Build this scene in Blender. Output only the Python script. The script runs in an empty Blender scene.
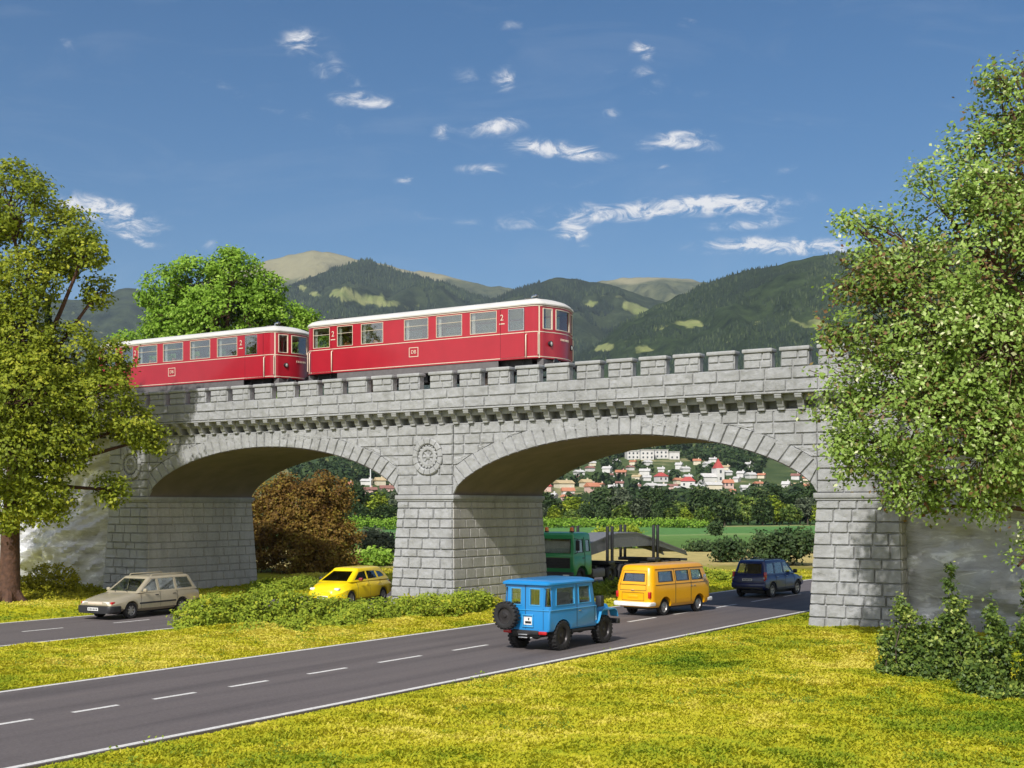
import bpy, bmesh, math, random
import numpy as np
from mathutils import Vector, Matrix, Euler
random.seed(7)
RNG = np.random.default_rng(11)
S = bpy.context.scene
COL = S.collection
PI = math.pi
R = math.radians

# ---------------------------------------------------------------- frames
CAM_H = 4.05
F_PX = 1250.0
HORIZON = 506.15
TH = 0.566                       # turn of the viaduct against the picture plane
OX, OY = -2.326, 49.197          # right front edge of the middle pier
CT, ST = math.cos(TH), math.sin(TH)
SPAN, DEEP, PW = 17.407, 6.788, 2.706

def B(u, v, z=0.0):
    """viaduct frame (u along it to the right, v through it away from us) to world"""
    return Vector((OX + u*CT + v*ST, OY - u*ST + v*CT, z))
ROT_V = math.atan2(CT, ST)       # heading of +v
def at(px, py, Y):
    """direction px,py at depth Y to world"""
    return Vector(((px-512)/F_PX*Y, Y, CAM_H + (HORIZON-py)/F_PX*Y))

# ---------------------------------------------------------------- objects
def tag(o, label=None, cat=None, group=None, kind=None):
    if label: o['label'] = label
    if cat: o['category'] = cat
    if group: o['group'] = group
    if kind: o['kind'] = kind
    return o
def empty(name, loc=(0, 0, 0), rz=0.0, label=None, cat=None, group=None):
    o = bpy.data.objects.new(name, None); COL.objects.link(o)
    o.location = loc; o.rotation_euler = (0, 0, rz); o.empty_display_size = 0.3
    return tag(o, label, cat, group)
def link(name, me, mat=None, parent=None):
    o = bpy.data.objects.new(name, me); COL.objects.link(o)
    if mat is not None and not me.materials:
        for m in (mat if isinstance(mat, (list, tuple)) else [mat]): me.materials.append(m)
    if parent is not None: o.parent = parent
    return o
def copy_tree(o, parent=None):
    c = o.copy(); COL.objects.link(c)
    if parent is not None: c.parent = parent
    for ch in list(o.children): copy_tree(ch, c)
    return c

# ---------------------------------------------------------------- mesh collector
class MB:
    def __init__(s): s.v = []; s.f = []; s.m = []
    def add(s, vs, fs, mi=0):
        b = len(s.v); s.v.extend([tuple(p) for p in vs])
        for f in fs: s.f.append(tuple(b+i for i in f)); s.m.append(mi)
        return s
    def box(s, x0, x1, y0, y1, z0, z1, mi=0):
        return s.add([(x0,y0,z0),(x1,y0,z0),(x1,y1,z0),(x0,y1,z0),(x0,y0,z1),(x1,y0,z1),(x1,y1,z1),(x0,y1,z1)],
                     [(0,3,2,1),(4,5,6,7),(0,1,5,4),(1,2,6,5),(2,3,7,6),(3,0,4,7)], mi)
    def bbox(s, x0, x1, y0, y1, z0, z1, b=0.02, mi=0):
        """box with bevelled edges"""
        bm = bmesh.new()
        M = Matrix.Translation(((x0+x1)/2,(y0+y1)/2,(z0+z1)/2)) @ Matrix.Diagonal((abs(x1-x0),abs(y1-y0),abs(z1-z0),1))
        bmesh.ops.create_cube(bm, size=1, matrix=M)
        bmesh.ops.bevel(bm, geom=bm.edges[:], offset=b, segments=2, affect='EDGES', profile=0.5)
        return s.bm(bm, mi)
    def bm(s, bm, mi=0):
        bm.verts.ensure_lookup_table()
        for i, v in enumerate(bm.verts): v.index = i
        s.add([v.co[:] for v in bm.verts], [[v.index for v in f.verts] for f in bm.faces], mi); bm.free(); return s
    def tube(s, pts, r, n=8, mi=0, cap=True):
        pts = [Vector(p) for p in pts]; k = len(pts)
        rs = r if isinstance(r, (list, tuple)) else [r]*k
        rings = []; ref = None
        for i, p in enumerate(pts):
            d = (pts[min(i+1,k-1)] - pts[max(i-1,0)]).normalized()
            if ref is None: ref = d.orthogonal().normalized()
            a = (ref - d*ref.dot(d)); a = a.normalized() if a.length > 1e-6 else d.orthogonal().normalized()
            ref = a; b = d.cross(a)
            rings.append([p + (a*math.cos(t)+b*math.sin(t))*rs[i] for t in [2*PI*j/n for j in range(n)]])
        return s.loft(rings, cap, mi)
    def loft(s, rings, cap=True, mi=0, closed=True):
        n = len(rings[0]); vs = [p for r in rings for p in r]; fs = []
        for i in range(len(rings)-1):
            for j in range(n if closed else n-1):
                a = i*n+j; b = i*n+(j+1) % n
                fs.append((a, b, b+n, a+n))
        if cap:
            fs.append(tuple(range(n-1, -1, -1))); fs.append(tuple(range((len(rings)-1)*n, len(rings)*n)))
        return s.add(vs, fs, mi)
    def lathe(s, prof, n=24, axis='y', c=(0,0,0), mi=0, cap=False):
        """prof: list of (r, h) turned about axis through c"""
        rings = []
        for r, h in prof:
            ring = []
            for j in range(n):
                t = 2*PI*j/n; a, b = r*math.cos(t), r*math.sin(t)
                p = {'y': (a, h, b), 'z': (a, b, h), 'x': (h, a, b)}[axis]
                ring.append((c[0]+p[0], c[1]+p[1], c[2]+p[2]))
            rings.append(ring)
        return s.loft(rings, cap, mi)
    def prism(s, poly, a0, a1, axis='y', mi=0):
        """polygon in the other two axes, extruded along axis from a0 to a1"""
        def P(p, h): return {'y': (p[0], h, p[1]), 'x': (h, p[0], p[1]), 'z': (p[0], p[1], h)}[axis]
        n = len(poly); vs = [P(p, a0) for p in poly]+[P(p, a1) for p in poly]
        fs = [(i, (i+1) % n, (i+1) % n+n, i+n) for i in range(n)]
        fs += [tuple(range(n-1, -1, -1)), tuple(range(n, 2*n))]
        return s.add(vs, fs, mi)
    def mesh(s, name, fix=True):
        me = bpy.data.meshes.new(name); me.from_pydata(s.v, [], s.f)
        if any(s.m): me.polygons.foreach_set('material_index', s.m)
        if fix:
            bm = bmesh.new(); bm.from_mesh(me); bmesh.ops.recalc_face_normals(bm, faces=bm.faces); bm.to_mesh(me); bm.free()
        me.update(); return me
    def build(s, name, mat, parent=None, smooth=None, fix=True):
        me = s.mesh(name, fix)
        if smooth is not None: shade(me, smooth)
        return link(name, me, mat, parent)
def shade(me, ang=35):
    me.shade_smooth(); me.set_sharp_from_angle(angle=R(ang))

def np_mesh(name, V, F, rnd=None):
    """V (n,3), F (m,4 or 3) numpy, rnd (m,) per face float"""
    me = bpy.data.meshes.new(name); k = F.shape[1]
    me.vertices.add(len(V)); me.vertices.foreach_set('co', np.ascontiguousarray(V, dtype=np.float32).ravel())
    me.loops.add(F.size); me.loops.foreach_set('vertex_index', np.ascontiguousarray(F, dtype=np.int32).ravel())
    me.polygons.add(len(F)); me.polygons.foreach_set('loop_start', np.arange(0, F.size, k, dtype=np.int32))
    me.update(calc_edges=True)
    if rnd is not None:
        a = me.attributes.new('rnd', 'FLOAT', 'FACE'); a.data.foreach_set('value', np.ascontiguousarray(rnd, dtype=np.float32))
    return me

def boolean(me, cutter, op='DIFFERENCE'):
    """mesh result of me (op) cutter, both bpy meshes"""
    a = bpy.data.objects.new('tmp_a', me); b = bpy.data.objects.new('tmp_b', cutter)
    COL.objects.link(a); COL.objects.link(b)
    m = a.modifiers.new('b', 'BOOLEAN'); m.operation = op; m.object = b; m.solver = 'EXACT'
    bpy.context.view_layer.update()
    dg = bpy.context.evaluated_depsgraph_get()
    r = bpy.data.meshes.new_from_object(a.evaluated_get(dg))
    bpy.data.objects.remove(a); bpy.data.objects.remove(b)
    return r

# ---------------------------------------------------------------- noise (numpy value noise)
def _h(ix, iy, iz, seed):
    n = (ix*374761393 + iy*668265263 + iz*2147483647 + seed*1274126177).astype(np.int64)
    n = (n ^ (n >> 13))*1274126177 & 0x7fffffff
    n = (n ^ (n >> 16)) & 0xffff
    return n/65535.0
def vnoise(P, seed=0):
    P = np.asarray(P, dtype=float); I = np.floor(P).astype(np.int64); f = P-I; f = f*f*(3-2*f); r = 0
    for dx in (0, 1):
        for dy in (0, 1):
            for dz in (0, 1):
                w = (f[..., 0] if dx else 1-f[..., 0])*(f[..., 1] if dy else 1-f[..., 1])*(f[..., 2] if dz else 1-f[..., 2])
                r = r + w*_h(I[..., 0]+dx, I[..., 1]+dy, I[..., 2]+dz, seed)
    return r
def fbm(P, oct=4, seed=0, gain=0.5, lac=2.03):
    P = np.asarray(P, dtype=float); a = 1; s = 0; t = 0
    for o in range(oct):
        s = s+a*vnoise(P, seed+o); t += a; a *= gain; P = P*lac+17.3
    return s/t

# ---------------------------------------------------------------- materials
def newmat(name):
    m = bpy.data.materials.new(name); m.use_nodes = True
    nt = m.node_tree; nt.nodes.clear()
    out = nt.nodes.new('ShaderNodeOutputMaterial')
    return m, nt, out
def N(nt, typ, **kw):
    n = nt.nodes.new(typ)
    for k, v in kw.items():
        if k.startswith('i_'):
            n.inputs[k[2:].replace('_', ' ')].default_value = v
        else: setattr(n, k, v)
    return n
def ramp(nt, stops, interp='LINEAR'):
    n = nt.nodes.new('ShaderNodeValToRGB'); cr = n.color_ramp; cr.interpolation = interp
    while len(cr.elements) < len(stops): cr.elements.new(0.5)
    for e, (p, c) in zip(cr.elements, stops): e.position = p; e.color = (*c, 1)
    return n
def mat(name, col, rough=0.5, metal=0.0, var=0.12, scale=6.0, bump=0.0, bscale=30.0, coat=0.0, spec=0.5):
    m, nt, out = newmat(name); L = nt.links.new
    p = N(nt, 'ShaderNodeBsdfPrincipled'); p.inputs['Roughness'].default_value = rough; p.inputs['Metallic'].default_value = metal
    p.inputs['Specular IOR Level'].default_value = spec
    if coat: p.inputs['Coat Weight'].default_value = coat; p.inputs['Coat Roughness'].default_value = 0.08
    tc = N(nt, 'ShaderNodeTexCoord'); nz = N(nt, 'ShaderNodeTexNoise'); nz.inputs['Scale'].default_value = scale; nz.inputs['Detail'].default_value = 5
    L(tc.outputs['Object'], nz.inputs['Vector'])
    lo = tuple(c*(1-var) for c in col); hi = tuple(min(1, c*(1+var)) for c in col)
    r = ramp(nt, [(0.3, lo), (0.7, hi)]); L(nz.outputs['Fac'], r.inputs['Fac']); L(r.outputs['Color'], p.inputs['Base Color'])
    if bump:
        nb = N(nt, 'ShaderNodeTexNoise'); nb.inputs['Scale'].default_value = bscale; nb.inputs['Detail'].default_value = 6
        L(tc.outputs['Object'], nb.inputs['Vector'])
        bp = N(nt, 'ShaderNodeBump'); bp.inputs['Strength'].default_value = bump; bp.inputs['Distance'].default_value = 0.05
        L(nb.outputs['Fac'], bp.inputs['Height']); L(bp.outputs['Normal'], p.inputs['Normal'])
    L(p.outputs[0], out.inputs[0]); return m
def glass(name, tint=(0.75, 0.82, 0.84), opa=0.35, rough=0.03):
    m, nt, out = newmat(name); L = nt.links.new
    t = N(nt, 'ShaderNodeBsdfTransparent'); t.inputs[0].default_value = (*tint, 1)
    g = N(nt, 'ShaderNodeBsdfGlossy'); g.inputs['Color'].default_value = (0.85, 0.9, 0.92, 1); g.inputs['Roughness'].default_value = rough
    mx = N(nt, 'ShaderNodeMixShader'); mx.inputs[0].default_value = opa
    L(t.outputs[0], mx.inputs[1]); L(g.outputs[0], mx.inputs[2]); L(mx.outputs[0], out.inputs[0]); return m
def leafmat(name, stops, trans=0.25, rough=0.6):
    """leaf colour picked per leaf by the face attribute rnd"""
    m, nt, out = newmat(name); L = nt.links.new
    a = N(nt, 'ShaderNodeAttribute', attribute_name='rnd')
    r = ramp(nt, stops); L(a.outputs['Fac'], r.inputs['Fac'])
    d = N(nt, 'ShaderNodeBsdfPrincipled'); d.inputs['Roughness'].default_value = rough; d.inputs['Specular IOR Level'].default_value = 0.25
    t = N(nt, 'ShaderNodeBsdfTranslucent')
    L(r.outputs[0], d.inputs['Base Color']); L(r.outputs[0], t.inputs[0])
    mx = N(nt, 'ShaderNodeMixShader'); mx.inputs[0].default_value = trans
    L(d.outputs[0], mx.inputs[1]); L(t.outputs[0], mx.inputs[2]); L(mx.outputs[0], out.inputs[0]); return m

M = {}
def text_mesh(body, size, extrude=0.004):
    cu = bpy.data.curves.new('txt', 'FONT'); cu.body = body; cu.size = size; cu.extrude = extrude
    cu.align_x = 'CENTER'; cu.align_y = 'CENTER'
    o = bpy.data.objects.new('txt', cu); COL.objects.link(o)
    dg = bpy.context.evaluated_depsgraph_get(); me = bpy.data.meshes.new_from_object(o.evaluated_get(dg))
    bpy.data.objects.remove(o); return me
# ================================================================ stone viaduct
def stone_mat(name, col, bump=0.5):
    m, nt, out = newmat(name); L = nt.links.new
    p = N(nt, 'ShaderNodeBsdfPrincipled'); p.inputs['Roughness'].default_value = 0.62; p.inputs['Specular IOR Level'].default_value = 0.35
    tc = N(nt, 'ShaderNodeTexCoord')
    n1 = N(nt, 'ShaderNodeTexNoise'); n1.inputs['Scale'].default_value = 0.55; n1.inputs['Detail'].default_value = 4
    n2 = N(nt, 'ShaderNodeTexNoise'); n2.inputs['Scale'].default_value = 9; n2.inputs['Detail'].default_value = 8; n2.inputs['Roughness'].default_value = 0.7
    mp = N(nt, 'ShaderNodeMapping'); mp.inputs['Scale'].default_value = (1.6, 1.6, 0.35)
    n3 = N(nt, 'ShaderNodeTexNoise'); n3.inputs['Scale'].default_value = 1.4; n3.inputs['Detail'].default_value = 6
    L(tc.outputs['Object'], n1.inputs['Vector']); L(tc.outputs['Object'], n2.inputs['Vector']); L(tc.outputs['Object'], mp.inputs[0]); L(mp.outputs[0], n3.inputs['Vector'])
    r1 = ramp(nt, [(0.3, tuple(c*0.9 for c in col)), (0.7, tuple(c*1.08 for c in col))])
    r2 = ramp(nt, [(0.3, (0.72, 0.71, 0.68)), (0.62, (1.05, 1.05, 1.05))])
    r3 = ramp(nt, [(0.30, (0.62, 0.61, 0.57)), (0.56, (1, 1, 1))])
    L(n1.outputs['Fac'], r1.inputs[0]); L(n2.outputs['Fac'], r2.inputs[0]); L(n3.outputs['Fac'], r3.inputs[0])
    a = N(nt, 'ShaderNodeMix', data_type='RGBA', blend_type='MULTIPLY'); a.inputs[0].default_value = 0.55
    b = N(nt, 'ShaderNodeMix', data_type='RGBA', blend_type='MULTIPLY'); b.inputs[0].default_value = 0.45
    L(r1.outputs[0], a.inputs[6]); L(r2.outputs[0], a.inputs[7]); L(a.outputs[2], b.inputs[6]); L(r3.outputs[0], b.inputs[7])
    L(b.outputs[2], p.inputs['Base Color'])
    bp = N(nt, 'ShaderNodeBump'); bp.inputs['Strength'].default_value = bump; bp.inputs['Distance'].default_value = 0.035
    L(n2.outputs['Fac'], bp.inputs['Height']); L(bp.outputs[0], p.inputs['Normal']); L(p.outputs[0], out.inputs[0]); return m
M['stone'] = stone_mat('viaduct_stone', (0.375, 0.38, 0.385), 0.9)
M['stone_plain'] = stone_mat('viaduct_trim_stone', (0.375, 0.38, 0.385), 0.25)
M['stone_side'] = stone_mat('viaduct_reveal_stone', (0.48, 0.465, 0.44), 0.4)
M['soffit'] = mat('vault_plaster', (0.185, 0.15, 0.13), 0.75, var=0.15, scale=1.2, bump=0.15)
M['ballast'] = mat('ballast', (0.16, 0.14, 0.12), 0.9, var=0.4, scale=14, bump=0.8, bscale=18)
M['rail'] = mat('rail_steel', (0.20, 0.16, 0.13), 0.4, 0.7)
M['sleeper'] = mat('sleeper_wood', (0.07, 0.05, 0.04), 0.8)

_bseed = [0]
def block(mb, c, nrm, depth=0.05, rough=0.07, g=0.008, step=0.075, sink=0.03):
    """one rock-faced block on the quad c=[bl, br, tr, tl]; proud of the quad along nrm"""
    c = [np.array(p, float) for p in c]; nrm = np.array(nrm, float)
    w = max(np.linalg.norm(c[1]-c[0]), np.linalg.norm(c[2]-c[3])); h = max(np.linalg.norm(c[3]-c[0]), np.linalg.norm(c[2]-c[1]))
    if w < 0.07 or h < 0.07: return
    nu = max(2, int(round(w/step))); nv = max(2, int(round(h/step)))
    gu, gv = g/w, g/h; bu, bv = min(0.3, 0.03/w), min(0.3, 0.03/h)
    su = np.concatenate([[gu], np.linspace(gu+bu, 1-gu-bu, nu+1), [1-gu]]); sv = np.concatenate([[gv], np.linspace(gv+bv, 1-gv-bv, nv+1), [1-gv]])
    U, V = np.meshgrid(su, sv)
    P = ((1-U)*(1-V))[..., None]*c[0]+(U*(1-V))[..., None]*c[1]+(U*V)[..., None]*c[2]+((1-U)*V)[..., None]*c[3]
    _bseed[0] += 1; sd = _bseed[0]
    Q = np.stack([U*w*4.6, V*h*6.0, np.full_like(U, sd*7.13)], -1)
    nz = vnoise(Q, 3)*0.65+vnoise(Q*2.3, 5)*0.35
    inner = (np.minimum(U, 1-U)*w > g+0.02) & (np.minimum(V, 1-V)*h > g+0.02)
    H = np.where(inner, depth*(0.55+0.3*_h(np.array(sd), np.array(2), np.array(3), 4))+rough*(nz-0.25)+rough*0.25*(RNG.random(U.shape)-0.5), -sink)
    P = P+H[..., None]*nrm
    n = len(su); vs = P.reshape(-1, 3); fs = []
    for j in range(len(sv)-1):
        for i in range(n-1):
            a = j*n+i; fs.append((a, a+1, a+1+n, a+n))
    mb.add(vs, fs)

def courses(mb, c, nrm, hs, wmin=0.5, wmax=0.95, split=0.0, rnd=random, **k):
    """fill the quad c with courses of heights hs (relative)"""
    c = [np.array(p, float) for p in c]; t = sum(hs); z = 0
    for h in hs:
        a, b = z/t, (z+h)/t; z += h
        L0, L1 = c[0]+(c[3]-c[0])*a, c[0]+(c[3]-c[0])*b; R0, R1 = c[1]+(c[2]-c[1])*a, c[1]+(c[2]-c[1])*b
        W = np.linalg.norm(R0-L0); x = [0]
        if W > wmax:
            s = rnd.uniform(0.35, wmax)
            while s < W-0.3: x.append(s/W); s += rnd.uniform(wmin, wmax)
        x.append(1)
        for p, q in zip(x[:-1], x[1:]):
            quad = [L0+(R0-L0)*p, L0+(R0-L0)*q, L1+(R1-L1)*q, L1+(R1-L1)*p]
            if rnd.random() < split and np.linalg.norm(quad[0]-quad[3]) > 0.35:
                m0 = (quad[0]+quad[3])/2; m1 = (quad[1]+quad[2])/2
                block(mb, [quad[0], quad[1], m1, m0], nrm, **k); block(mb, [m0, m1, quad[2], quad[3]], nrm, **k)
            else: block(mb, quad, nrm, **k)

ZC, ZC0 = 4.49, 4.24          # top and foot of the impost
ZK, ZP, ZN, ZT = 7.28, 7.84, 8.67, 9.33   # corbel foot, parapet foot, notch sill, merlon top
RISE = 2.13; HALF = (SPAN-PW)/2
def intra(t): return ZC+RISE*max(0.0, 1-t*t)**0.65
bridge = empty('stone_viaduct', (OX, OY, 0), -TH, 'grey rusticated stone railway viaduct with battlements crossing above both roads', 'bridge')

# --- piers
HS = [0.40, 0.42, 0.33, 0.42, 0.44, 0.32, 0.44, 0.40, 0.36, 0.42, 0.28]
def pier(u1, first=False, full_right=True, label=None):
    """u1: u of the right front edge at the top"""
    u0 = u1-PW; bt, bs = 0.25, 0.2; zb = -0.25; k = 1+0.25/ZC0
    core = MB()
    f = lambda z: (ZC0-z)/ZC0
    rings = []
    for z in (zb, ZC0): rings.append([(u0-bs*f(z)+.03, -bt*f(z)+.03, z), (u1+bs*f(z)-.03, -bt*f(z)+.03, z), (u1+bs*f(z)-.03, DEEP+bt*f(z)-.03, z), (u0-bs*f(z)+.03, DEEP+bt*f(z)-.03, z)])
    core.loft(rings)
    lo, hi = rings
    e = 0.03
    q = lambda a, b: [a, b]
    def P(z, cu, cv): return (u0-bs*f(z) if cu == 0 else u1+bs*f(z), -bt*f(z) if cv == 0 else DEEP+bt*f(z), z)
    courses(core, [P(zb,0,0), P(zb,1,0), P(ZC0,1,0), P(ZC0,0,0)], (0,-1,0), [0.25]+HS, 0.5, 0.95, 0.0)
    o = core.build('pier', M['stone'], bridge, 30, fix=False)
    for side in (1, 0):
      sd = MB()
      if side: courses(sd, [P(zb,1,0), P(zb,1,1), P(ZC0,1,1), P(ZC0,1,0)], (1,0,0), [0.25]+HS, 0.55, 0.9, 0.0, depth=0.02, rough=0.018, g=0.008, step=0.16)
      else: courses(sd, [P(zb,0,1), P(zb,0,0), P(ZC0,0,0), P(ZC0,0,1)], (-1,0,0), [0.25]+HS, 0.55, 0.9, 0.0, depth=0.02, rough=0.018, g=0.008, step=0.2)
      sd.build('pier_reveal', M['stone_side'], o, 30, fix=False)
    cap = MB(); cap.bbox(u0-.10, u1+.10, -.10, DEEP+.10, ZC0+.08, ZC, .02); cap.bbox(u0-.05, u1+.05, -.05, DEEP+.05, ZC0-.0, ZC0+.085, .02)
    cap.build('impost', M['stone_plain'], bridge, 30)
    # pilaster with its wreath
    pl = MB(); pl.box(u0+.02, u1-.02, .03, .33, ZC, ZK+.01)
    rows = 7; hz = (ZK-ZC)/rows
    um, zm = (u0+u1)/2+.14, 6.02
    for r in range(rows):
        z0, z1 = ZC+r*hz, ZC+(r+1)*hz
        xs = [u0, u0+random.uniform(.6, .9), u0+random.uniform(1.5, 1.9), u1] if r % 2 else [u0, u0+random.uniform(.9, 1.1), u0+random.uniform(1.9, 2.15), u1]
        zc = (z0+z1)/2; d = 0.72**2-(zc-zm)**2
        cut = math.sqrt(d) if d > 0 else 0
        for a, b in zip(xs[:-1], xs[1:]):
            segs = [(a, b)]
            if cut:
                segs = []
                if a < um-cut: segs.append((a, min(b, um-cut)))
                if b > um+cut: segs.append((max(a, um+cut), b))
            for s0, s1 in segs: block(pl, [(s0,0,z0), (s1,0,z0), (s1,0,z1), (s0,0,z1)], (0,-1,0), 0.032, 0.068)
    pl.build('pilaster', M['stone'], bridge, 30, fix=False)
    w = MB(); nseg = 14
    for i in range(nseg):
        a0, a1 = 2*PI*i/nseg+.02, 2*PI*(i+1)/nseg-.02
        ring = []
        for a in np.linspace(a0, a1, 5):
            ring.append([(um+r_*math.cos(a), v_, zm+r_*math.sin(a)) for r_, v_ in ((.50, .06), (.50, -.05), (.54, -.085), (.70, -.085), (.735, -.05), (.735, .06))])
        w.loft(ring)
    w.lathe([(0.0, .0), (.10, .0), (.12, -.03)], 20, 'y', (um, .0, zm)) if False else None
    wo = w.build('wreath', M['stone_plain'], bridge, 40)
    g = MB(); g.lathe([(.52, .035), (.001, .035)], 28, 'y', (um, 0, zm))
    g.lathe([(.26, .03), (.28, -.035), (.36, -.05), (.42, -.02), (.43, .03)], 28, 'y', (um, 0, zm))
    for i in range(18):
        a = 2*PI*i/18; cx, cz = um+.43*math.cos(a), zm+.43*math.sin(a)
        g.lathe([(.045, .03), (.045, -.03), (.025, -.05), (.001, -.055)], 8, 'y', (cx, 0, cz))
    for i in range(8):
        a = 2*PI*i/8; g.tube([(um+.08*math.cos(a), .02, zm+.08*math.sin(a)), (um+.25*math.cos(a), .02, zm+.25*math.sin(a))], [.025, .045], 6)
    g.lathe([(.10, .03), (.10, -.02), (.05, -.05), (.001, -.055)], 14, 'y', (um, 0, zm))
    g.build('rosette', M['stone_plain'], wo, 40)
for i, u1 in enumerate((0.0, SPAN, -SPAN)): pier(u1)

# --- arches, spandrels, vault
def arch(ua):
    """arch opening from ua to ua+2*HALF"""
    uc = ua+HALF; D = 0.72
    ts = [-math.cos(PI*i/120) for i in range(121)]
    I = np.array([(uc+t*HALF, intra(t)) for t in ts])
    T = np.gradient(I, axis=0); T /= np.linalg.norm(T, axis=1)[:, None]
    Nn = np.stack([-T[:, 1], T[:, 0]], 1)
    Ex = I+Nn*D
    arc = np.concatenate([[0], np.cumsum(np.linalg.norm(np.diff(I, axis=0), axis=1))])
    def P(s): return np.array([np.interp(s, arc, I[:, 0]), np.interp(s, arc, I[:, 1])])
    def Nr(s):
        n = np.array([np.interp(s, arc, Nn[:, 0]), np.interp(s, arc, Nn[:, 1])]); return n/np.linalg.norm(n)
    nv = 36; ring = MB()
    # ring direction turns gently from radial towards upright spokes, as cut voussoirs do
    def X(s):
        p = P(s); n = Nr(s); c = np.array([uc, ZC-5.0]); d = p-c; d /= np.linalg.norm(d)
        n = n*0.35+d*0.65; n /= np.linalg.norm(n); e = p+n*D
        if e[1] > ZK: e = p+n*((ZK-p[1])/n[1])
        e[0] = min(max(e[0], ua-0.0), ua+2*HALF)
        return p, e
    cut = [arc[-1]*i/nv for i in range(nv+1)]
    exl = []
    for a, b in zip(cut[:-1], cut[1:]):
        p0, e0 = X(a); p1, e1 = X(b); exl.append(e0)
        block(ring, [(p0[0], .03, p0[1]), (p1[0], .03, p1[1]), (e1[0], .03, e1[1]), (e0[0], .03, e0[1])], (0,-1,0), 0.028, 0.065, 0.008)
    exl.append(X(arc[-1])[1]); exl = np.array(exl)
    ring.build('voussoirs', M['stone'], bridge, 30, fix=False)
    sp = MB()
    rows = 7; hz = (ZK-ZC)/rows
    half = len(exl)//2
    def exu(z, side):
        e = exl[:half+1] if side < 0 else exl[half:][::-1]
        return float(np.interp(z, e[:, 1], e[:, 0]))
    for side in (-1, 1):
        for r in range(rows):
            z0, z1 = ZC+r*hz, ZC+(r+1)*hz
            a0, a1 = exu(z0, side), exu(z1, side); edge = ua if side < 0 else ua+2*HALF
            W0, W1 = abs(a0-edge), abs(a1-edge)
            if W1 < 0.08: continue
            x = [0]; s = random.uniform(.45, .95)
            while s < W1-.35: x.append(s); s += random.uniform(.55, 1.0)
            pts = [(edge-side*t, edge-side*t) for t in x]+[(a0, a1)]
            for (p0, p1), (q0, q1) in zip(pts[:-1], pts[1:]):
                quad = [(p0, .05, z0), (q0, .05, z0), (q1, .05, z1), (p1, .05, z1)]
                if side > 0: quad = [quad[1], quad[0], quad[3], quad[2]]
                block(sp, quad, (0,-1,0), 0.032, 0.068)
    # backing wall behind the blocks (front and back)
    for v, s in ((.07, 1), (DEEP-.02, -1)):
        vs = []; fs = []
        for i, (u, z) in enumerate(I): vs += [(u, v, z), (u, v, ZK+(.01 if s > 0 else .1))]
        for i in range(len(I)-1): fs.append((2*i, 2*i+2, 2*i+3, 2*i+1) if s > 0 else (2*i, 2*i+1, 2*i+3, 2*i+2))
        sp.add(vs, fs)
    sp.build('spandrel_wall', M['stone'], bridge, 30, fix=False)
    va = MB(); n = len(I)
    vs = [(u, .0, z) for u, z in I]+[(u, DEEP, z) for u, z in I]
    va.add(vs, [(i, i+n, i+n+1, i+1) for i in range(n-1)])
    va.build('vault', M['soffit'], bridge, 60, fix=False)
arch(0.0); arch(-SPAN)

# --- corbel table, parapet and merlons along the whole length
UL, UR = -30.0, 27.0
def corbel_mesh():
    mb = MB(); w = .115
    prof = [(0.36, ZK+.031), (-.10, ZK), (-.12, ZK+.09), (-.15, ZK+.10), (-.21, ZK+.18), (-.24, ZK+.30), (-.33, ZK+.36), (-.42, ZK+.37), (-.44, ZK+.41), (-.44, ZP), (0.36, ZP)]
    mb.prism([(v, z) for v, z in prof], -w, w, 'x')
    mb.bbox(-w-.012, w+.012, -.455, 0.0, ZP-.11, ZP-.045, .012)
    me = mb.mesh('corbel'); shade(me, 30); return me
cme = corbel_mesh()
k = 0; u = -24.3
while u < 23.5:
    o = link('corbel', cme, M['stone_plain'], bridge); o.location = (u, 0, 0); u += 0.70; k += 1
w = MB(); w.box(UL, UR, .34, .6, ZK+.001, ZP+.05); w.box(UL, UR, .03, .5, ZK-.02, ZK+.03); w.box(UL, UR, DEEP-.5, DEEP-.02, ZK+.001, ZP+.05)

w.build('frieze_wall', M['stone'], bridge)
pf = MB()
rows2 = [(ZP+.03, ZP+.43), (ZP+.43, ZN)]
joint = [-1.06]
for j, (z0, z1) in enumerate(rows2):
    u = UL
    while u < UR:
        n = u+random.uniform(.7, 1.25)
        for jt in joint:
            if u < jt-.02 and n > jt-.35: n = jt
        if False: n = u+random.uniform(.55, .8)
        block(pf, [(u, -.45, z0), (n, -.45, z0), (n, -.45, z1), (u, -.45, z1)], (0,-1,0), 0.03, 0.068); u = n
pf.box(UL, UR, -.43, -.10, ZP, ZN); pf.box(UL, UR, DEEP+.10, DEEP+.43, ZP, ZN)
pf.bbox(UL, UR, -.485, .02, ZP-.04, ZP+.03, .015)
pf.build('parapet', M['stone'], bridge, 30, fix=False)
notch = [-14.34, -13.04, -11.7, -10.38, -9.07, -7.76, -6.44, -5.12, -3.83, -2.51, -1.06, 0.45, 1.77, 3.08, 4.38, 5.67, 6.97, 8.26, 9.58, 10.85, 12.14, 13.45, 14.73]
while notch[0] > UL+1.5: notch.insert(0, notch[0]-1.31)
while notch[-1] < UR-1.5: notch.append(notch[-1]+1.30)
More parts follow.
